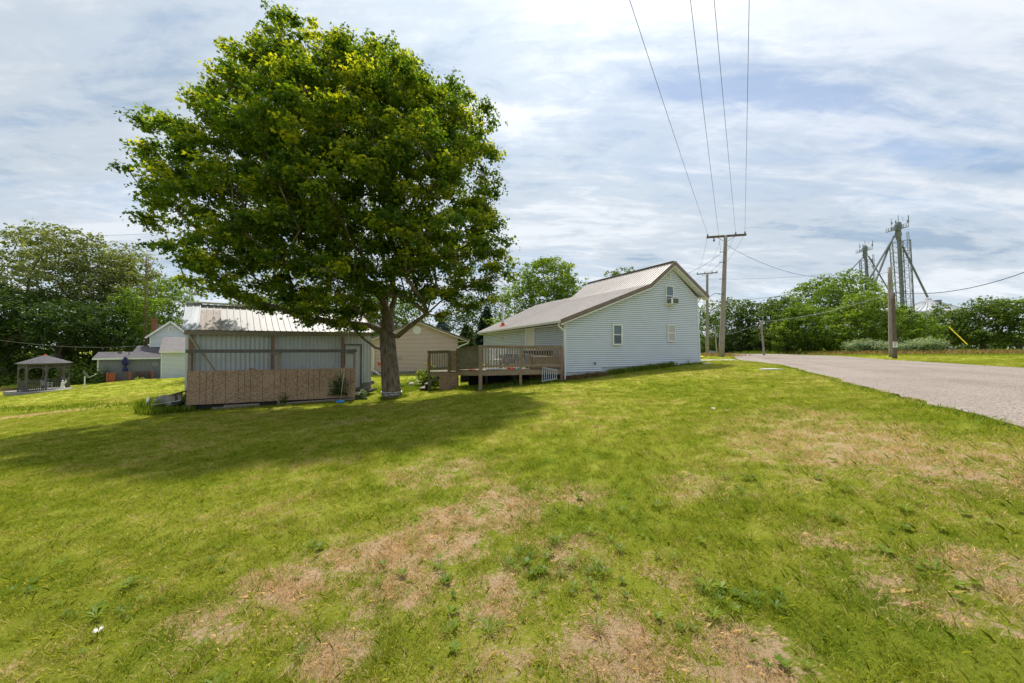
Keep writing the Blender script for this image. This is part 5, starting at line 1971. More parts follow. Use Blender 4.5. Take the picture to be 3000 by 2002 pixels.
def big_maple():
    rng = np.random.default_rng(11)
    k = 3000 / 2350
    out = [(430, 668), (372, 610), (350, 560), (335, 500), (330, 470), (285, 430), (267, 402), (292, 380), (338, 378), (334, 320), (316, 285), (345, 256), (402, 272), (446, 292),
           (478, 268), (460, 218), (505, 188), (515, 150), (545, 120), (565, 90), (592, 72), (632, 54), (655, 40), (705, 60), (770, 86), (830, 100), (880, 102), (930, 116), (958, 142), (976, 168), (992, 205),
           (1040, 200), (1078, 192), (1108, 228), (1120, 280), (1132, 335), (1140, 380), (1125, 440), (1142, 500), (1150, 560), (1168, 585), (1183, 632), (1150, 655), (1115, 690), (1080, 700),
           (1010, 722), (940, 700), (860, 690), (830, 740), (770, 752), (690, 735), (650, 705), (600, 690), (500, 690)]
    out = [(x * k, y * k) for x, y in out]
    base = at(1150, 1176, 14.8)
    base.z = zg(base.x, base.y) - .12
    t_ = thing('maple_tree', 'large spreading maple tree beside the shed, foil band round the foot of its trunk', 'tree', base)
    # targets
    tg, rd = [], []
    tries = 0
    gaps = [(880, 700, 62, .12), (820, 620, 45, .15), (1010, 690, 45, .3), (1345, 660, 48, .25), (930, 560, 35, .35), (740, 600, 30, .4), (1250, 760, 30, .4), (1060, 860, 30, .5)]
    while len(tg) < 275 and tries < 90000:
        tries += 1
        px, py = rng.uniform(340, 1515), rng.uniform(25, 965)
        if not inpoly(np.array([px]), np.array([py]), out)[0]:
            continue
        d = poly_dist(px, py, out)
        if d < 15:
            continue
        dm = d * .0148
        R_ = 6.2
        half = math.sqrt(max(0.05, min(dm, R_) * (2 * R_ - min(dm, R_)))) * .80
        u_ = rng.uniform(-1, 1)
        if abs(u_) < .45 and rng.random() < .72 and d > 90:
            continue
        Y = 13.7 + half * u_ * (.85 if u_ < 0 else .35)
        if px < 1050 and py > 450:
            Y = min(Y, 13.9)
        if px < 720 and py > 380:
            Y = min(Y, 12.7)
        if any(math.hypot(px - gx_, py - gy_) < gr_ * 1.35 and rng.random() > gp_ * .45 for gx_, gy_, gr_, gp_ in gaps):
            continue
        p = np.array(at(px, py, Y))
        if p[2] < 2.3:
            continue
        ok = True
        for q_ in tg:
            v_ = p - q_
            if v_[0] ** 2 + v_[1] ** 2 + (v_[2] * 1.5) ** 2 < 1.28 ** 2:
                ok = False
                break
        if ok:
            tg.append(p)
            rd.append(min(rng.uniform(.85, 1.38), .28 + d * .0148 * .95))
    rd = np.array(rd)
    # hand-set main limbs (fork near 2.6 m)
    P = [np.array(base), np.array(at(1144, 1100, 14.8)), np.array(at(1138, 1030, 14.8)), np.array(at(1133, 975, 14.8)), np.array(at(1135, 930, 14.85))]
    par = [0, 0, 1, 2, 3]

    def limb(frm, pts_):
        prev = frm
        for (x, y, d) in pts_:
            P.append(np.array(at(x, y, d)))
            par.append(prev)
            prev = len(P) - 1
        return prev
    l1 = limb(3, [(1098, 930, 14.9), (1062, 895, 15.0), (1010, 868, 15.1), (940, 845, 15.0)])          # left low heavy
    limb(l1, [(860, 835, 14.6), (760, 830, 14.2), (660, 835, 13.8)])
    l2 = limb(4, [(1120, 880, 14.5), (1085, 830, 14.2), (1010, 780, 13.9), (950, 745, 13.7), (880, 690, 13.4), (800, 640, 13.2), (700, 600, 13.0)])
    l3 = limb(4, [(1135, 870, 15.2), (1130, 800, 15.3), (1120, 720, 15.4), (1105, 630, 15.3), (1080, 530, 15.2), (1040, 400, 15), (990, 250, 15)])
    l4 = limb(4, [(1155, 880, 15), (1150, 810, 14.9), (1168, 730, 14.6), (1190, 640, 14.4), (1230, 540, 14.2), (1270, 430, 14)])
    limb(4, [(1172, 880, 15.4), (1210, 830, 15.7), (1245, 780, 15.9), (1280, 700, 16.1), (1310, 600, 16.2), (1330, 480, 16.2)])
    limb(3, [(1170, 945, 15.1), (1215, 920, 15.5), (1255, 885, 15.9), (1300, 845, 16.2), (1370, 800, 16.4)])  # right
    limb(3, [(1165, 985, 14.5), (1205, 952, 14.1), (1250, 920, 13.8), (1290, 885, 13.5), (1345, 850, 13.3), (1400, 830, 13.1)])  # right low
    limb(2, [(1100, 1018, 14.5), (1062, 990, 14.2), (1030, 950, 13.9), (1015, 900, 13.7), (1008, 860, 13.5)])  # thin left low
    limb(3, [(1085, 955, 14.3), (1040, 950, 13.8), (980, 948, 13.2), (930, 935, 12.9)])
    nfix = len(P)
    # low sprays over the shed roof
    extra = [at(1010, 925, 13.1), at(930, 920, 12.9), at(985, 955, 12.8), at(880, 925, 12.8), at(1090, 905, 13.6), at(905, 945, 12.7), at(1040, 968, 13.4),
             at(700, 880, 12.9), at(790, 895, 12.8), at(620, 850, 13.0), at(960, 880, 12.9), at(860, 870, 12.6), at(1060, 930, 12.9), at(1120, 850, 12.3), at(1280, 860, 12.8),
             at(1400, 850, 13.2), at(1460, 820, 13.4), at(1180, 800, 11.8), at(1040, 820, 12.0),
             at(1300, 930, 13.6), at(1240, 880, 13.2), at(1190, 870, 12.9), at(1370, 905, 13.6), at(1430, 880, 13.9), at(1340, 870, 14.5)]
    er = [.42, .38, .3, .34, .5, .22, .26, .8, .8, .9, .8, .9, .5, .8, .7, .7, .7, .9, .9, .5, .6, .6, .5, .6, .8]
    P, par, tips = skeleton(P, par, tg + [np.array(e) for e in extra], rng, .30, .7)
    C_all, r_all = tg + [np.array(e) for e in extra], np.r_[rd, er]
    # twigs that fan out inside each clump
    tw = []
    n0 = len(P)
    for ti, tip in enumerate(tips):
        for j in range(3):
            a = rng.normal(size=3)
            a[2] *= .3
            a /= np.linalg.norm(a)
            P.append(P[tip] + a * .55)
            par.append(tip)
    limb_mesh(P, par, .0085, .46, 'trunk', M['bark'], t_, base, expo=2.25, noise_amp=.025, rmax=.27,
              fixed={0: .405, 1: .36, 2: .335, 3: .31, 4: .25})
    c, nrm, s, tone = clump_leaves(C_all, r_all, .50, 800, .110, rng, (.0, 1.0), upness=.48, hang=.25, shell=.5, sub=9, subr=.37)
    # paler new growth on a random share of the leaves
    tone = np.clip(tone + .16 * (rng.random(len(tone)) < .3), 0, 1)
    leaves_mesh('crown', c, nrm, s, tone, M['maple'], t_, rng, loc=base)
    # foil band round the foot
    fb = MB()
    rngb = random.Random(4)
    cb_ = at(1146, 1151, 14.8) - base
    for j in range(2):
        ring = []
        for i in range(49):
            a = i / 48 * 2 * math.pi
            rr_ = .398 + rngb.uniform(-.012, .02)
            ring.append(Vector((cb_.x + .01 + rr_ * math.cos(a), cb_.y + rr_ * math.sin(a), cb_.z - .05 + j * .09 + rngb.uniform(-.015, .015))))
        fb.tube(ring, [rngb.uniform(.014, .032) for _ in ring], 5)
    fbo = fb.build('foil_band', mat('crumpled_foil', (.25, .26, .29), (.62, .63, .67), 14, .35, .5, 40, metallic=.6), None)
    fbo.location = base
    tag(fbo, 'band of crumpled silver foil wrapped round the maple trunk', 'foil band')
    return t_


big_maple()
# a few stray leaf sprays for scale on the porch: ivy


def shell_targets(ells, n, rng, mind, zmin=-99):
    tg = []
    tries = 0
    vol = np.array([e[3] * e[4] * e[5] for e in ells]) ** .67
    vol = vol / vol.sum()
    while len(tg) < n and tries < 12000:
        tries += 1
        e = ells[rng.choice(len(ells), p=vol)]
        d = rng.normal(size=3)
        d /= np.linalg.norm(d)
        ra = rng.uniform(.45, 1.0) ** .6
        p = np.array(e[:3]) + d * np.array(e[3:6]) * ra * (1 + .18 * pnoise(Vector((d * 2.3 + np.array(e[:3]) * .1).tolist())))
        if p[2] < zmin:
            continue
        if all((p[0] - q_[0]) ** 2 + (p[1] - q_[1]) ** 2 + 1.7 * (p[2] - q_[2]) ** 2 > mind * mind for q_ in tg):
            tg.append(p)
    return tg


def tree(name, label, px, Y, lobes, mat_, seed, n=60, leaf=.30, per=90, trunk=.22, crad=1.3, bark='bark_far', group=None, flat=.62, tones=(.1, .8),
         base_px=None, hang=.4, trunks=1, cat='tree'):
    """lobes: (px, py, half width px, half height px) of the crown's masses"""
    rng = np.random.default_rng(seed)
    x = at(base_px or px, 1000, Y).x
    b = Vector((x, Y, zg(x, Y) - .15))
    t_ = thing(name, label, cat, b, 0, group)
    ells = []
    for lb in lobes:
        lx, ly, lw, lh = lb[:4]
        dy = lb[4] if len(lb) > 4 else 0.0
        c = at(lx, ly, Y + dy)
        th = math.atan(abs((lx - 1500) / F))
        ells.append((c.x, c.y, c.z, lw / F * Y * (1 - .25 * math.sin(th)), lw / F * Y * .8, lh / F * Y))
    tg = shell_targets(ells, n, rng, crad * .85, b.z + .4)
    top = max(e[2] for e in ells)
    P = [np.array(b)]
    par = [0]
    hgt = top - b.z
    cx_, cy_ = np.mean([e[0] for e in ells]), np.mean([e[1] for e in ells])
    for i, k in enumerate((.12, .25, .40, .6)):
        P.append(np.array([b.x + (cx_ - b.x) * k + rng.normal() * .03 * hgt * k, b.y + (cy_ - b.y) * k + rng.normal() * .03 * hgt * k, b.z + hgt * k]))
        par.append(i)
    P, par, tips = skeleton(P, par, tg, rng, .35, 1.3)
    limb_mesh(P, par, .018 if trunk < .3 else .022, trunk, 'trunk', M[bark], t_, b, expo=2.3, nmin=4)
    rd = [crad * rng.uniform(.7, 1.15) for _ in tg]
    c, nrm, s, tone = clump_leaves(tg, rd, flat, per / (crad * crad), leaf, rng, tones, hang=hang, sub=4.5, subr=crad * .38, shell=.45)
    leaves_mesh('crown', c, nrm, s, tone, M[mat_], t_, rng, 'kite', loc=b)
    return t_


GL_ = 'trees behind the gazebo and the neighbour'
tree('shade_tree', 'tall open crowned tree at the far left edge, behind the gazebo', 40, 50, [(20, 760, 120, 75), (60, 840, 110, 60), (-60, 800, 110, 100), (90, 720, 80, 45)], 'leaf_olive', 21, 95, .34, 105, .45, 1.6, group=GL_)
tree('shade_tree', 'tallest dark limbed tree, left of the neighbour house', 190, 47, [(170, 735, 105, 62), (120, 700, 75, 35), (235, 760, 75, 55), (200, 850, 110, 65), (250, 700, 40, 20)], 'leaf_olive', 22, 105, .32, 105, .55, 1.55, group=GL_, base_px=210)
tree('shade_tree', 'broad tree with forked trunk behind the grey wing', 300, 50, [(285, 800, 80, 60), (330, 860, 110, 75), (250, 880, 70, 60), (360, 770, 50, 30)], 'leaf_olive', 23, 85, .32, 110, .45, 1.6, group=GL_, base_px=275)
tree('shade_tree', 'high rounded tree behind the aerial mast', 385, 54, [(385, 790, 75, 50), (400, 860, 100, 70), (370, 745, 50, 22)], 'leaf_olive', 24, 85, .34, 105, .4, 1.6, group=GL_)
tree('shade_tree', 'bright yellow green tree above the white gable', 490, 52, [(490, 870, 65, 60), (460, 930, 70, 45), (530, 900, 40, 50)], 'leaf_bright', 25, 70, .30, 100, .3, 1.45, group=GL_)
tree('shade_tree', 'dark spreading low tree behind the gazebo', 120, 42, [(60, 930, 120, 70), (170, 960, 90, 60), (250, 950, 80, 60), (-20, 980, 90, 80)], 'leaf_dark', 26, 120, .30, 170, .5, 1.8, group=GL_, base_px=212, tones=(.1, .6))
tree('shade_tree', 'dark trunked tree at the left frame edge', 25, 44, [(20, 900, 90, 60), (40, 980, 80, 40), (-60, 930, 80, 90)], 'leaf_dark', 27, 80, .30, 150, .42, 1.8, group=GL_, base_px=30)
tree('shade_tree', 'yellow green tree between the grey wing and the mast', 400, 46, [(395, 930, 55, 70), (340, 960, 60, 50), (430, 900, 35, 40)], 'leaf_bright', 28, 70, .28, 130, .3, 1.5, group=GL_, base_px=370, tones=(.0, .6))
tree('shade_tree', 'shadowy tree low behind the grey wing roof', 330, 44, [(300, 990, 70, 50), (250, 1040, 50, 50), (360, 1000, 60, 30)], 'leaf_dark', 29, 70, .28, 150, .3, 1.5, group=GL_, base_px=300)
tree('shade_tree', 'small light tree far off between mast and gable', 440, 75, [(440, 960, 50, 40), (400, 990, 60, 30), (500, 975, 60, 35)], 'leaf_mid', 30, 50, .4, 110, .3, 2.0, group=GL_)

GM = 'trees behind the garage and the house'
tree('shade_tree', 'dark tree behind the middle of the shed roof', 760, 34, [(760, 940, 110, 60), (880, 930, 80, 60), (650, 960, 80, 40)], 'leaf_mid', 31, 90, .26, 130, .3, 1.4, group=GM)
tree('shade_tree', 'grey green tree behind the maple fork', 1080, 44, [(1080, 930, 90, 70), (1180, 930, 70, 55)], 'leaf_mid', 32, 80, .30, 130, .3, 1.6, group=GM)
tree('shade_tree', 'loose dark tree far behind the spruces', 1380, 62, [(1380, 920, 75, 45), (1440, 900, 45, 40), (1330, 950, 50, 30)], 'leaf_dark', 33, 60, .36, 70, .3, 1.9, group=GM)
tree('shade_tree', 'large bright green tree behind the house roof, right of the stove pipe', 1600, 40,
     [(1600, 855, 110, 70), (1540, 880, 70, 55), (1600, 800, 80, 34), (1670, 870, 60, 60), (1560, 950, 120, 50)], 'leaf_bright', 34, 170, .26, 150, .4, 1.35, group=GM)
tree('shade_tree', 'small tree top peeking over the ridge of the tall roof', 1835, 52, [(1835, 815, 46, 26), (1870, 860, 80, 40), (1960, 860, 40, 36)], 'leaf_mid', 35, 55, .28, 110, .3, 1.3, group=GM)
GR_ = 'trees across the road'
tree('shade_tree', 'open dark tree behind the two tall poles', 2110, 58, [(2110, 930, 70, 42), (2080, 985, 60, 55), (2160, 990, 60, 50), (2150, 915, 50, 28)], 'leaf_mid', 41, 90, .34, 100, .35, 1.8, group=GR_)
tree('shade_tree', 'dark rounded tree right of the tallest pole', 2230, 54, [(2235, 950, 60, 55), (2200, 1000, 60, 40), (2260, 900, 30, 22), (2180, 920, 25, 20)], 'leaf_dark', 42, 90, .32, 140, .35, 1.7, group=GR_, tones=(.2, .9))
tree('shade_tree', 'olive tree behind the short leaning pole', 2290, 50, [(2290, 930, 55, 50), (2270, 1000, 55, 45)], 'leaf_mid', 43, 80, .30, 140, .3, 1.5, group=GR_)
tree('shade_tree', 'highest mounded tree below the farther elevator', 2430, 54, [(2440, 850, 95, 40), (2380, 900, 90, 60), (2480, 900, 90, 55), (2540, 860, 40, 30), (2420, 970, 110, 55)], 'leaf_bright', 44, 170, .30, 150, .4, 1.6, group=GR_, tones=(.05, .7))
tree('shade_tree', 'bushy bright tree reaching the ground right of the short pole', 2360, 47, [(2350, 960, 60, 60), (2310, 985, 45, 50), (2390, 1000, 55, 35)], 'leaf_bright', 45, 110, .26, 140, .3, 1.3, group=GR_, tones=(.1, .7))
tree('shade_tree', 'yellowish green tree left of the bare pole', 2540, 46, [(2545, 905, 70, 45), (2500, 950, 70, 50), (2580, 960, 55, 55), (2450, 975, 50, 45)], 'leaf_bright', 46, 130, .26, 140, .3, 1.3, group=GR_, tones=(.25, .9))
tree('shade_tree', 'bushy tree just right of the stub pole', 2650, 48, [(2650, 945, 45, 40), (2640, 985, 50, 40), (2700, 980, 40, 35)], 'leaf_bright', 47, 80, .26, 130, .25, 1.2, group=GR_, tones=(.1, .6))
tree('shade_tree', 'low open tree before the bright grain bin', 2770, 52, [(2770, 950, 55, 40), (2730, 970, 40, 40), (2810, 975, 45, 35), (2760, 915, 30, 14)], 'leaf_mid', 48, 80, .30, 100, .25, 1.3, group=GR_)
tree('shade_tree', 'dark tree with pointed top right of the bright grain bin', 2880, 50, [(2870, 900, 32, 26), (2880, 950, 60, 50), (2920, 930, 45, 45), (2850, 985, 55, 25)], 'leaf_mid', 49, 100, .28, 130, .3, 1.4, group=GR_)
tree('shade_tree', 'dark tree at the right frame edge', 2985, 47, [(2985, 930, 50, 45), (2950, 905, 40, 24), (3040, 930, 60, 60), (3000, 985, 60, 30)], 'leaf_mid', 50, 90, .28, 130, .3, 1.4, group=GR_)
tree('shade_tree', 'dark understory tree left of the short leaning pole', 2190, 62, [(2160, 1010, 80, 30), (2250, 1010, 60, 30)], 'leaf_dark', 51, 60, .36, 130, .3, 1.8, group=GR_)


def spruce(label, px, top, Y, halfw, mname, seed, group=None):
    rng = np.random.default_rng(seed)
    x = at(px, 1000, Y).x
    b = Vector((x, Y, zg(x, Y) - .1))
    tp = at(px, top, Y).z
    h = tp - b.z
    R_ = halfw / F * Y
    t_ = thing('spruce_tree', label, 'tree', b, 0, group)
    MB().tube([(0, 0, 0), (0, 0, h * .5), (0, 0, h)], [.2, .12, .02], 8).build('trunk', M['bark_far'], t_)
    C_l, N_l, S_l, T_l, A_l = [], [], [], [], []
    z = .03 * h
    br_ = MB()
    while z < h * .99:
        k = 1 - z / h
        r_ = R_ * (k ** .75) * rng.uniform(.88, 1.1)
        nb = max(5, int(7 + 12 * k))
        for j in range(nb):
            a = rng.uniform(0, 2 * math.pi)
            L_ = r_ * rng.uniform(.75, 1.12)
            n_ = max(6, int(L_ * 34))
            tt_ = rng.uniform(.15, 1, n_) ** .8
            dirv = np.array([math.cos(a), math.sin(a), 0])
            sdv = np.array([-math.sin(a), math.cos(a), 0])
            p = dirv * (tt_ * L_)[:, None] + sdv * (rng.normal(size=n_) * .16 * L_ * (1.15 - tt_))[:, None]
            p[:, 2] = z + .10 * L_ * np.sin(tt_ * 3) - .22 * L_ * tt_ ** 2 - np.abs(rng.normal(size=n_)) * .12
            C_l.append(p + np.array(b))
            N_l.append(np.array([0, 0, .7]) + dirv * .5 + rng.normal(size=(n_, 3)) * .45)
            S_l.append(rng.uniform(.2, .36, n_))
            T_l.append(np.clip(rng.normal(.35, .15, n_) + .3 * tt_, 0, 1))
            br_.beam((0, 0, z), tuple(dirv * L_ * .8 + np.array([0, 0, z - .05 * L_])), .04, .04)
        z += h * .032
    br_.build('branches', M['bark_far'], t_)
    leaves_mesh('crown', np.vstack(C_l), np.vstack(N_l), np.concatenate(S_l), np.concatenate(T_l), M[mname], t_, rng, 'kite', loc=b)


GS = 'spruces between the garage and the house'
spruce('blue green spruce over the garage roof, leftmost of the spruces', 1295, 925, 44, 62, 'spruce_blue', 61, GS)
spruce('yellowish green spruce right of the blue spruce', 1365, 945, 41, 50, 'leaf_dark', 62, GS)
spruce('darkest spruce, nearest the stove pipe', 1425, 893, 46, 62, 'spruce_dark', 63, GS)
spruce('tall dark spruce above the left part of the shed roof', 830, 880, 46, 90, 'spruce_blue', 64, GS)


# ------------------------------------------------------------------ bushes, weeds, verge
def bush(name, label, c, r, h, mname, seed, n=500, leaf=.12, cat='bush', group=None, tones=(.1, .9), stuff=False, flat=1.0):
    rng = np.random.default_rng(seed)
    d = rng.normal(size=(n, 3))
    d /= np.linalg.norm(d, axis=1, keepdims=True)
    d[:, 2] = np.abs(d[:, 2])
    ra = rng.random(n) ** .4
    lob = 1 + .25 * np.sin(3 * np.arctan2(d[:, 1], d[:, 0]) + seed) + .15 * np.sin(8 * d[:, 2] + 5 * d[:, 0])
    p = d * (ra * lob)[:, None] * np.array([r, r, h]) + np.array(c)
    o = leaves_mesh(name, p, d * .7 + np.array([0, 0, .6]) + rng.normal(size=(n, 3)) * .5, leaf * rng.uniform(.6, 1.3, n),
                    np.clip(rng.uniform(*tones, n), 0, 1), M[mname], None, rng, 'leaf' if leaf > .09 else 'kite', loc=c)
    o.location = c
    return tag(o, label, cat, group)


def gp3(px, py, Y, dz=0.0):
    p = at(px, py, Y)
    return Vector((p.x, p.y, zg(p.x, p.y) + dz))


bush('climbing_plant', 'dark leafy plant growing up the right end of the strand board', dl(4.85, -.12, -.30), .34, .85, 'leaf_dark', 71, 700, .085)
bush('climbing_plant', 'small leafy shoot at the foot of the strand board, mid porch', dl(2.95, -.08, -.50), .14, .34, 'leaf_mid', 72, 120, .07)
bush('vine_bush', 'bright green broad leaved vine left of the deck steps', gp3(1258, 1120, 18.2), .62, 1.0, 'leaf_bright', 73, 420, .22, tones=(.4, 1))
bush('shrub', "round dark green shrub at the neighbour's grey wing", NO + Vector((.5 * .757 + .35, .5 * .654 - .6, -2.1)), .62, 1.5, 'leaf_mid', 74, 1500, .12, tones=(.0, .6))
bush('shrub', "low yellow green shrub before the neighbour's deck", NO + Vector((3.4 * .757 + .9, 3.4 * .654 - 1.5, -2.05)), .5, .42, 'leaf_bright', 75, 500, .10, tones=(.7, 1))
bush('shrub', 'bright shrub behind the satellite dish', gp3(225, 1120, 40), 2.0, 2.6, 'leaf_mid', 76, 1800, .22, tones=(.2, .9))
bush('shrub', 'leafy patch beyond the planter box', gp3(30, 1120, 42), 3.0, 1.6, 'leaf_mid', 77, 1500, .22, tones=(.3, .9))
bush('planted_greens', 'bright greens growing in the planter box', (-52.3, 36.3, -2.55), 1.0, .28, 'leaf_bright', 78, 500, .14, tones=(.6, 1))
for i, (x, y, d, s) in enumerate(((1215, 1118, 19.5, .34), (1195, 1126, 18.6, .30), (1176, 1133, 17.9, .28), (1236, 1112, 20.2, .32))):
    bush('hosta', ('hosta clump nearest the vine', 'hosta clump second from the trunk', 'hosta clump closest to the maple trunk', 'hosta clump at the back of the row')[i],
         gp3(x, y, d), s, .28, 'leaf_bright', 80 + i, 160, .13, 'plant', 'hostas in a row right of the maple', (.4, .9))
for i, (x, y, d) in enumerate(((1225, 1110, 19.2), (1206, 1122, 18.3))):
    c = gp3(x, y, d, .10)
    m_ = MB().lathe([(.10, -.1), (.17, 0), (.15, .09), (.06, .14)], 9)
    tag(m_.build('stone', M['concrete'], smooth=True), ('pale stone among the hostas, farther one', 'pale stone among the hostas, nearer one')[i], 'stone', 'stones among the hostas').location = c
bush('plant', 'pale leaved plant at the corner of the boarded porch', gp3(1060, 1166, 14.6), .22, .38, 'silver', 90, 200, .10)
bush('creeper', 'leafy creeper hanging under the middle of the deck', Vector((.1, 15.1, -.1)), .22, .75, 'leaf_mid', 91, 260, .09)
bush('plant', 'small plant at the foot of the gable wall near its right end', HO + HU * 7.7 + HV * (-.12) + Vector((0, 0, .55)), .09, .42, 'leaf_mid', 92, 70, .08)
bush('yellow_flower', 'yellow flower clump behind the right corner of the house', gp3(2056, 1056, 21.5, .25), .12, .22, 'weed', 93, 30, .08)
o = MB().lathe([(.02, 0), (.13, .02), (.15, .08), (.05, .12)], 10)
tag(o.build('flower', M['flower_yellow']), 'bright yellow bloom behind the right corner of the house', 'flower').location = at(2055, 1049, 21.4)


def scatter_blades(name, label, cat, area, n, hgt, width, mname, seed, lean=.35, tones=(0, 1), offset=0.0):
    """tall weeds or dry grass: area(rng, n) gives x, y"""
    rng = np.random.default_rng(seed)
    x, y = area(rng, n)
    z = zg_arr(x, y) + offset
    h = hgt * rng.uniform(.4, 1.15, n)
    a = rng.uniform(0, 2 * math.pi, n)
    le = lean * rng.uniform(.2, 1.4, n) * h
    a2 = rng.uniform(0, 2 * math.pi, n)
    w_ = width * rng.uniform(.6, 1.3, n)
    b = np.c_[x, y, z]
    sd_ = np.c_[np.cos(a2), np.sin(a2), np.zeros(n)] * w_[:, None] / 2
    mid = b + np.c_[np.cos(a) * le * .35, np.sin(a) * le * .35, h * .6]
    tip = b + np.c_[np.cos(a) * le, np.sin(a) * le, h]
    V = np.stack([b - sd_, b + sd_, mid + sd_ * .8, tip, mid - sd_ * .8], 1).reshape(-1, 3)
    base = (np.arange(n) * 5)[:, None]
    F_ = (base + np.array([[0, 1, 2, 3, 4]])).ravel()
    tone = np.repeat(rng.uniform(*tones, n), 5)
    o = np_mesh(name, V, F_, np.full(n, 5), M[mname], None, {'tone': tone})
    return tag(o, label, cat, kind='stuff')


def ell(cx_, cy_, rx, ry, rot=0):
    def f_(rng, n):
        a = rng.uniform(0, 2 * math.pi, n)
        r_ = np.sqrt(rng.random(n)) * (1 + .25 * np.sin(3 * a))
        u_, v_ = r_ * np.cos(a) * rx, r_ * np.sin(a) * ry
        c, s = math.cos(rot), math.sin(rot)
        return cx_ + u_ * c - v_ * s, cy_ + u_ * s + v_ * c
    return f_


def strip(pts_, w_):
    pts_ = np.array(pts_, float)

    def f_(rng, n):
        seg = rng.integers(0, len(pts_) - 1, n)
        k = rng.random(n)[:, None]
        p = pts_[seg] * (1 - k) + pts_[seg + 1] * k
        q_ = p + rng.normal(size=(n, 2)) * w_
        return q_[:, 0], q_[:, 1]
    return f_


c1 = at(470, 1165, 12.7)
scatter_blades('tall_weeds', 'tall green weeds left of the shed', 'weeds', ell(c1.x, c1.y + .4, .95, .85), 3600, .46, .022, 'weed', 101)
c1 = at(445, 1195, 12.0)
scatter_blades('tall_weeds', 'weeds round the white marker board', 'weeds', ell(c1.x + .3, c1.y, .9, .35), 1500, .24, .018, 'weed', 102)
c1 = at(520, 1205, 12.1)
scatter_blades('tall_weeds', 'weeds at the left foot of the porch', 'weeds', ell(c1.x, c1.y, .5, .25), 500, .24, .018, 'weed', 103)
gl0 = HO + HU * 2.2 + HV * (-.25)
gl1 = HO + HU * 6.6 + HV * (-.18)
scatter_blades('tall_weeds', 'weeds along the foundation of the blue gable wall', 'weeds', strip([(gl0.x, gl0.y), (gl1.x, gl1.y)], .10), 1700, .30, .022, 'weed', 104)
gl0 = HO + HU * .3 + HV * (-.2)
gl1 = HO + HU * 2.0 + HV * (-.2)
scatter_blades('dead_weeds', 'dead brown weeds at the left corner of the gable wall', 'weeds', strip([(gl0.x, gl0.y), (gl1.x, gl1.y)], .12), 1100, .24, .02, 'dry', 105, lean=.8, tones=(0, .7))
gl2 = HO + HU * 7 + HV * (-.12)
gl3 = HO + HU * 8.8 + HV * (-.12)
scatter_blades('foundation_grass', 'longer grass at the right end of the gable wall', 'grass', strip([(gl2.x, gl2.y), (gl3.x, gl3.y)], .07), 500, .14, .015, 'weed', 106)
scatter_blades('deck_weeds', 'weeds growing along the foot of the deck', 'weeds', strip([(-2.4, 16.0), (-1.2, 14.2), (.4, 14.9), (2.0, 15.3)], .22), 1500, .20, .018, 'weed', 107)
scatter_blades('porch_weeds', 'ragged grass along the foot of the boarded porch', 'grass', strip([(DO.x, DO.y - .05), (DO.x + 5.1, DO.y + 1.95)], .07), 700, .09, .012, 'weed', 108)
scatter_blades('tree_foot_grass', 'longer grass round the maple trunk', 'grass', lambda rng, n: (-5.15 + .52 * np.cos(np.linspace(0, 6.28, n)) + rng.normal(size=n) * .06, 14.8 + .52 * np.sin(np.linspace(0, 6.28, n)) + rng.normal(size=n) * .06), 700, .14, .014, 'weed', 109)
scatter_blades('ground_cover', 'bright green ground cover behind the trunk', 'ground cover', ell(-5.6, 17.4, 1.6, 1.3), 2600, .13, .035, 'leaf_bright', 110, lean=.9, tones=(.3, .9))
scatter_blades('dry_verge', 'tall dry brown grass before the trees across the road', 'dry grass',
               strip([tuple(at(2450, 1000, 41))[:2], tuple(at(2700, 1000, 36))[:2], tuple(at(2900, 1000, 34))[:2], tuple(at(3150, 1000, 33))[:2]], 1.9), 3600, .5, .05, 'dry', 111, lean=.8, tones=(0, .8))
scatter_blades('dry_verge', 'light rough grass round the pole bases behind the house', 'dry grass',
               strip([tuple(at(2060, 1000, 36))[:2], tuple(at(2120, 1000, 36))[:2]], 1.0), 1500, .4, .04, 'dry', 112, tones=(.2, 1))
scatter_blades('field_edge', 'rough green grass along the tree line', 'grass',
               strip([tuple(at(2200, 1000, 50))[:2], tuple(at(2480, 1000, 44))[:2], tuple(at(2800, 1000, 38))[:2], tuple(at(3200, 1000, 36))[:2]], 1.4), 11000, .5, .05, 'weed', 113)
scatter_blades('ledge_grass', "longer dark grass along the ledge in the neighbour's lawn", 'grass',
               strip([(-17, 16.2), (-24, 18.3), (-32, 20.8)], .30), 1500, .13, .03, 'weed', 114)
scatter_blades('road_edge_grass', 'ragged grass along the near road edge', 'grass',
               strip([tuple(p) for p in rl[20:100] + np.array([-.12, .06])], .07), 3000, .06, .012, 'leaf_bright', 115)
rng = np.random.default_rng(7)


scatter_blades('verge_grass', 'bright grass between the road and the dry verge', 'grass',
               strip([tuple(at(2350, 1000, 38))[:2], tuple(at(2700, 1000, 32))[:2], tuple(at(3100, 1000, 29))[:2]], 1.2), 5000, .14, .04, 'leaf_bright', 116)


def understory():
    rng = np.random.default_rng(140)
    C_l, N_l, S_l, T_l = [], [], [], []
    for i in range(110):
        p = at(rng.uniform(-120, 300), 1000, rng.uniform(43, 50))
        c = np.array([[p.x, p.y, zg(p.x, p.y) + rng.uniform(.3, 3.2)]])
        a, b, sz_, t_ = clump_leaves(c, [rng.uniform(1.0, 1.7)], .8, 70, .34, rng, (.1, .9))
        C_l.append(a)
        N_l.append(b)
        S_l.append(sz_)
        T_l.append(t_)
    o = leaves_mesh('undergrowth', np.vstack(C_l), np.vstack(N_l), np.concatenate(S_l), np.concatenate(T_l), M['leaf_dark'], None, rng, 'kite')
    tag(o, 'dark undergrowth beneath the trees behind the gazebo', 'undergrowth', kind='stuff')


understory()


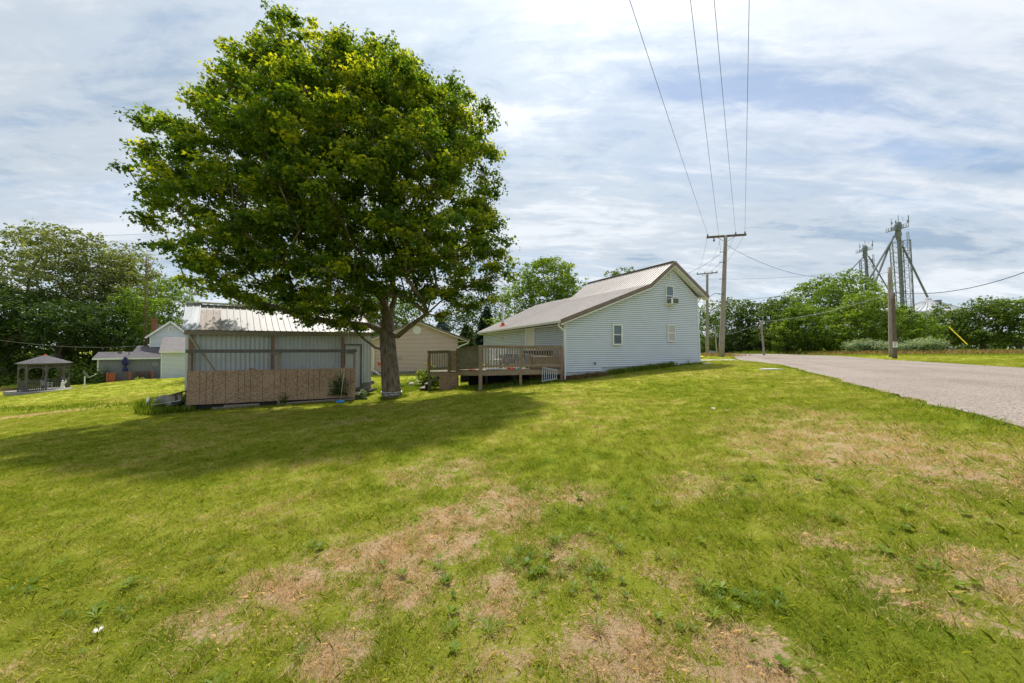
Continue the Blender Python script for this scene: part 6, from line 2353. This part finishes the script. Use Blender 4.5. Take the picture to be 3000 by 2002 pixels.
def thicket():
    rng = np.random.default_rng(120)
    C_l, N_l, S_l, T_l = [], [], [], []
    for i in range(60):
        k = rng.random()
        p = at(2490 + k * 260, 1000, 41.5 - 3.5 * k + rng.normal() * .8)
        z = zg(p.x, p.y)
        c = np.array([[p.x, p.y, z + .75 + .3 * math.sin(k * 9)]])
        a, b, s, t_ = clump_leaves(c, [rng.uniform(.7, 1.1)], .75, 260, .17, rng, (.3, 1))
        C_l.append(a)
        N_l.append(b)
        S_l.append(s)
        T_l.append(t_)
    o = leaves_mesh('thicket', np.vstack(C_l), np.vstack(N_l), np.concatenate(S_l), np.concatenate(T_l), M['silver'], None, rng, 'kite')
    tag(o, 'pale silvery green thicket between the trees and the dry grass', 'thicket', kind='stuff')


thicket()


def far_woods():
    """distant tree belts that close the horizon"""
    rng = np.random.default_rng(130)
    for nm, lab, pts_, hh, m_ in (('woodland', 'dark belt of trees closing the view behind the gazebo', [(-95, 40), (-62, 60), (-38, 66), (-20, 70)], 9.0, 'leaf_dark'),
                                  ('woodland', 'far belt of trees behind the garage and house', [(-20, 72), (0, 78), (20, 80), (34, 80)], 6.0, 'leaf_mid'),
                                  ('woodland', 'far belt of trees behind the trees across the road', [(34, 78), (60, 76), (85, 66), (110, 50), (130, 20)], 3.4, 'leaf_mid')):
        C_l, N_l, S_l, T_l = [], [], [], []
        pts_ = np.array(pts_, float)
        for i in range(260):
            s = rng.integers(0, len(pts_) - 1)
            p = pts_[s] + (pts_[s + 1] - pts_[s]) * rng.random() + rng.normal(size=2) * 1.2
            z = zg(p[0], p[1])
            hz = hh * (.75 + .3 * pnoise(Vector((p[0] * .12, p[1] * .12, 3.3))))
            c = np.array([[p[0], p[1], z + rng.uniform(.4, hz)]])
            a, b, sz_, t_ = clump_leaves(c, [rng.uniform(1.8, 2.6)], .8, 26, .55, rng, (.1, .8))
            C_l.append(a)
            N_l.append(b)
            S_l.append(sz_)
            T_l.append(t_)
        o = leaves_mesh(nm, np.vstack(C_l), np.vstack(N_l), np.concatenate(S_l), np.concatenate(T_l), M[m_], None, rng, 'kite')
        tag(o, lab, 'woodland', kind='stuff')


far_woods()

# ------------------------------------------------------------------ swing hanging from the maple
sw = thing('disc_swing', 'blue plastic disc swing on a rope below the maple, before the boarded porch', 'swing', at(997, 1177, 12.5))
sp0 = at(1024, 952, 12.6) - sw.location
rp_ = MB().tube([(0, 0, 0), sp0 * .5 + Vector((.02, 0, 0)), sp0], .006, 6)
rp_.tube([sp0 * .12, sp0 * .36], .010, 6)
rp_.build('rope', M['rope'], sw)
MB().lathe([(.02, -.03), (.13, -.025), (.15, 0), (.13, .03), (.03, .035)], 20).build('seat', M['blue'], sw, smooth=True)

# little things in the lawn
for (px, py, lab, cat, m_, r_) in ((288, 1875, 'scrap of white paper in the grass at the lower left', 'paper', 'flower_white', .022),
                                   (2090, 1204, 'white tuft on the lawn before the gable wall, left one', 'flower', 'flower_white', .035),
                                   (2131, 1212, 'small white tuft on the lawn, right one', 'flower', 'flower_white', .02),
                                   (2368, 1187, 'orange yellow dandelion near the road', 'flower', 'flower_yellow', .03)):
    g_ = ground_at(px, py)
    m1 = MB()
    rr2 = random.Random(px)
    for i in range(7):
        a = rr2.uniform(0, 6.28)
        q1 = Vector((math.cos(a), math.sin(a), 0)) * r_
        m1.poly([q1 * .1 + Vector((0, 0, .045)), q1 + Vector((-q1.y * .4, q1.x * .4, .05)), q1 * 1.1 + Vector((0, 0, .06)), q1 + Vector((q1.y * .4, -q1.x * .4, .045))])
    o = tag(m1.build({'paper': 'paper_scrap', 'flower': 'flower'}[cat], M[m_]), lab, cat)
    o.location = g_
for (px, py, Y, w_, d_, lab) in ((2258, 1084, None, .36, .30, 'flat pale concrete cover in the lawn near the road'), (2070, 1067, None, .26, .2, 'small white stone slab by the right corner of the house')):
    g_ = ground_at(px, py)
    m1 = MB()
    m1.hexa([(-w_, -d_, -.05), (w_, -d_ * .9, -.05), (w_ * .9, d_, -.05), (-w_ * .8, d_ * .9, -.05), (-w_ * .96, -d_ * .9, .03), (w_ * .95, -d_ * .85, .03), (w_ * .85, d_ * .9, .03), (-w_ * .76, d_ * .85, .03)])
    tag(m1.build('concrete_slab', M['concrete']), lab, 'slab').location = g_ + Vector((0, 0, .02))
pb = HO + HU * 5.0 + HV * (-.22) + Vector((0, 0, .50))
tag(MB().beam((-.65, 0, -.07), (.65, 0, .12), .04, .17).build('plank', M['wood_red']), 'reddish plank lying against the foundation of the gable wall', 'plank').location = pb
bpy.data.objects['plank'].rotation_euler = (0, 0, HA)

# ------------------------------------------------------------------ lawn blades (stuff nobody could count)
def tuft_mesh(seed, n=60, rad=.085, hh=.05, w_=.0032):
    rng = np.random.default_rng(seed)
    a = rng.uniform(0, 2 * math.pi, n)
    r_ = np.sqrt(rng.random(n)) * rad
    x, y = r_ * np.cos(a), r_ * np.sin(a)
    h = hh * rng.uniform(.35, 1.25, n)
    d = rng.uniform(0, 2 * math.pi, n)
    le = h * rng.uniform(.3, 1.5, n)
    a2 = rng.uniform(0, 2 * math.pi, n)
    ww = w_ * rng.uniform(.6, 1.3, n)
    b = np.c_[x, y, np.full(n, -.012)]
    sd_ = np.c_[np.cos(a2), np.sin(a2), np.zeros(n)] * ww[:, None] / 2
    mid = b + np.c_[np.cos(d) * le * .35, np.sin(d) * le * .35, h * .65]
    tip = b + np.c_[np.cos(d) * le, np.sin(d) * le, h]
    V = np.stack([b - sd_, b + sd_, mid + sd_ * .85, tip, mid - sd_ * .85], 1).reshape(-1, 3)
    F_ = ((np.arange(n) * 5)[:, None] + np.array([[0, 1, 2, 3, 4]])).ravel()
    o = np_mesh('lawn_tuft', V, F_, np.full(n, 5), M['blades'], None, {'tone': np.repeat(rng.random(n), 5)})
    return o


def lawn():
    rng = np.random.default_rng(200)
    pts_, scl = [], []
    for (r0, r1, dens, s0) in ((1.1, 3.2, 240, .95), (3.2, 6.5, 170, 1.0), (6.5, 12, 95, 1.1), (12, 22, 42, 1.3), (22, 36, 12, 1.6)):
        A = (r1 - r0) * 2 * (1.75 * (r0 + r1) / 2 + 2)
        n = int(A * dens)
        y = rng.uniform(r0, r1, n)
        w_ = 1.75 * y + 2
        x = rng.uniform(-1, 1, n) * (1.75 * r1 + 2)
        k = np.abs(x) < w_
        x, y = x[k], y[k]
        road = inpoly(x, y, ROADPOLY)
        # keep out of buildings, deck, porch
        hx = (x - HO.x) * HU.x + (y - HO.y) * HU.y
        hy = (x - HO.x) * HV.x + (y - HO.y) * HV.y
        inh = (hx > -.05) & (hx < 8.7) & (hy > .03) & (hy < 12.5)
        sx = (x - SE.x) * SU.x + (y - SE.y) * SU.y
        sy = (x - SE.x) * SV.x + (y - SE.y) * SV.y
        ins = (sx > 0) & (sx < 6.7) & (sy > -.1) & (sy < 4)
        dx_ = (x - DO.x) * DU.x + (y - DO.y) * DU.y
        dy_ = (x - DO.x) * DV.x + (y - DO.y) * DV.y
        inp = (dx_ > 0) & (dx_ < 5.5) & (dy_ > -.03) & (dy_ < 2)
        ok = ~(road | inh | ins | inp)
        x, y = x[ok], y[ok]
        pts_.append(np.c_[x, y, zg_arr(x, y) - .004])
        scl.append(s0 * rng.uniform(.75, 1.3, len(x)))
    P = np.vstack(pts_)
    Sx = np.concatenate(scl)
    # mown height varies a little over the lawn
    me = bpy.data.meshes.new('grass')
    me.vertices.add(len(P))
    me.vertices.foreach_set('co', P.astype(np.float32).ravel())
    a = me.attributes.new('scl', 'FLOAT', 'POINT')
    a.data.foreach_set('value', Sx.astype(np.float32))
    a = me.attributes.new('rz', 'FLOAT', 'POINT')
    a.data.foreach_set('value', rng.uniform(0, 6.28, len(P)).astype(np.float32))
    a = me.attributes.new('pick', 'INT', 'POINT')
    a.data.foreach_set('value', rng.integers(0, 6, len(P)).astype(np.int32))
    o = link(bpy.data.objects.new('grass', me))
    tag(o, 'mown lawn grass with brown dry patches', 'grass', kind='stuff')
    src = bpy.data.collections.new('tufts')
    for i in range(6):
        t_ = tuft_mesh(300 + i, n=88 if i < 4 else 60, hh=(.036, .040, .045, .034, .052, .062)[i])
        COL.objects.unlink(t_)
        src.objects.link(t_)
    ng = bpy.data.node_groups.new('lawn', 'GeometryNodeTree')
    ng.interface.new_socket('Geometry', in_out='INPUT', socket_type='NodeSocketGeometry')
    ng.interface.new_socket('Geometry', in_out='OUTPUT', socket_type='NodeSocketGeometry')
    N, Lk = ng.nodes, ng.links
    gi, go = N.new('NodeGroupInput'), N.new('NodeGroupOutput')
    ci = N.new('GeometryNodeCollectionInfo')
    ci.inputs['Collection'].default_value = src
    ci.inputs['Separate Children'].default_value = True
    ci.inputs['Reset Children'].default_value = True
    ip = N.new('GeometryNodeInstanceOnPoints')

    def named(nm, ty):
        n_ = N.new('GeometryNodeInputNamedAttribute')
        n_.data_type = ty
        n_.inputs['Name'].default_value = nm
        return n_.outputs['Attribute']
    mp = N.new('GeometryNodeMeshToPoints')
    Lk.new(gi.outputs[0], mp.inputs['Mesh'])
    Lk.new(mp.outputs[0], ip.inputs['Points'])
    Lk.new(ci.outputs[0], ip.inputs['Instance'])
    ip.inputs['Pick Instance'].default_value = True
    Lk.new(named('pick', 'INT'), ip.inputs['Instance Index'])
    cb_ = N.new('ShaderNodeCombineXYZ')
    Lk.new(named('rz', 'FLOAT'), cb_.inputs[2])
    Lk.new(cb_.outputs[0], ip.inputs['Rotation'])
    Lk.new(named('scl', 'FLOAT'), ip.inputs['Scale'])
    Lk.new(ip.outputs[0], go.inputs[0])
    md = o.modifiers.new('lawn', 'NODES')
    md.node_group = ng
    print('tufts', len(P))


lawn()


def broadleaf_weeds():
    rng = np.random.default_rng(210)
    cs = []
    for (px, py, r_, n) in ((1640, 1660, .16, 26), (1750, 1690, .18, 24), (1600, 1700, .12, 14), (2250, 1430, .30, 26), (1280, 1700, .10, 10), (1330, 1830, .08, 8),
                            (250, 1830, .14, 16), (330, 1790, .12, 10), (2080, 1770, .10, 10), (2060, 1670, .10, 10), (2200, 1790, .10, 10), (2800, 1700, .14, 10),
                            (900, 1620, .08, 6), (1110, 1700, .08, 6), (2750, 1520, .2, 14), (2620, 1200, .25, 8), (2120, 1345, .1, 3), (1670, 1492, .06, 4), (2290, 1960, .07, 7),
                            (1340, 1945, .07, 6), (1960, 1850, .07, 6), (120, 1700, .2, 12), (680, 1480, .2, 6), (1960, 1500, .25, 14), (2600, 1620, .15, 10), (1450, 1850, .08, 8)):
        g_ = ground_at(px, py)
        for _ in range(int(n * .6)):
            q_ = rng.normal(size=2) * r_ * 1.15
            cs.append((g_.x + q_[0], g_.y + q_[1], rng.uniform(.6, 1.1)))
    for _ in range(150):
        y = rng.uniform(1.6, 9)
        x = rng.uniform(-1.6, 1.6) * y
        if not inpoly(np.array([x]), np.array([y]), ROADPOLY)[0]:
            cs.append((x, y, rng.uniform(.4, .9)))
    V, F_, T_ = [], [], []
    k = 0
    for (x, y, s) in cs:
        z = zg(x, y)
        nl_ = rng.integers(5, 9)
        kind_ = rng.random()
        s *= rng.uniform(.55, 1.15)
        tb = rng.uniform(0, .7)
        if kind_ < .5:
            nl_ = rng.integers(12, 26)
        for j in range(nl_):
            a = j / nl_ * 6.28 + rng.uniform(-.3, .3)
            L_ = .046 * s * rng.uniform(.7, 1.2)
            w_ = .013 * s * rng.uniform(.7, 1.3)
            if kind_ < .5:
                L_, w_ = L_ * 1.7, w_ * .34
            d = np.array([math.cos(a), math.sin(a), 0])
            sd_ = np.array([-math.sin(a), math.cos(a), 0])
            b = np.array([x, y, z + .018])
            up = np.array([0, 0, 1])
            rise = rng.uniform(.25, .8)
            V += [b, b + d * L_ * .45 + sd_ * w_ + up * L_ * rise * .6, b + d * L_ + up * L_ * rise * .75, b + d * L_ * .45 - sd_ * w_ + up * L_ * rise * .6]
            F_ += [k, k + 1, k + 2, k + 3]
            T_ += [min(1, tb + rng.uniform(0, .4))] * 4
            k += 4
    o = np_mesh('lawn_weeds', np.array(V), F_, np.full(k // 4, 4), M['weed'], None, {'tone': T_})
    tag(o, 'broad leaved weeds growing flat in the lawn', 'weeds', kind='stuff')


broadleaf_weeds()
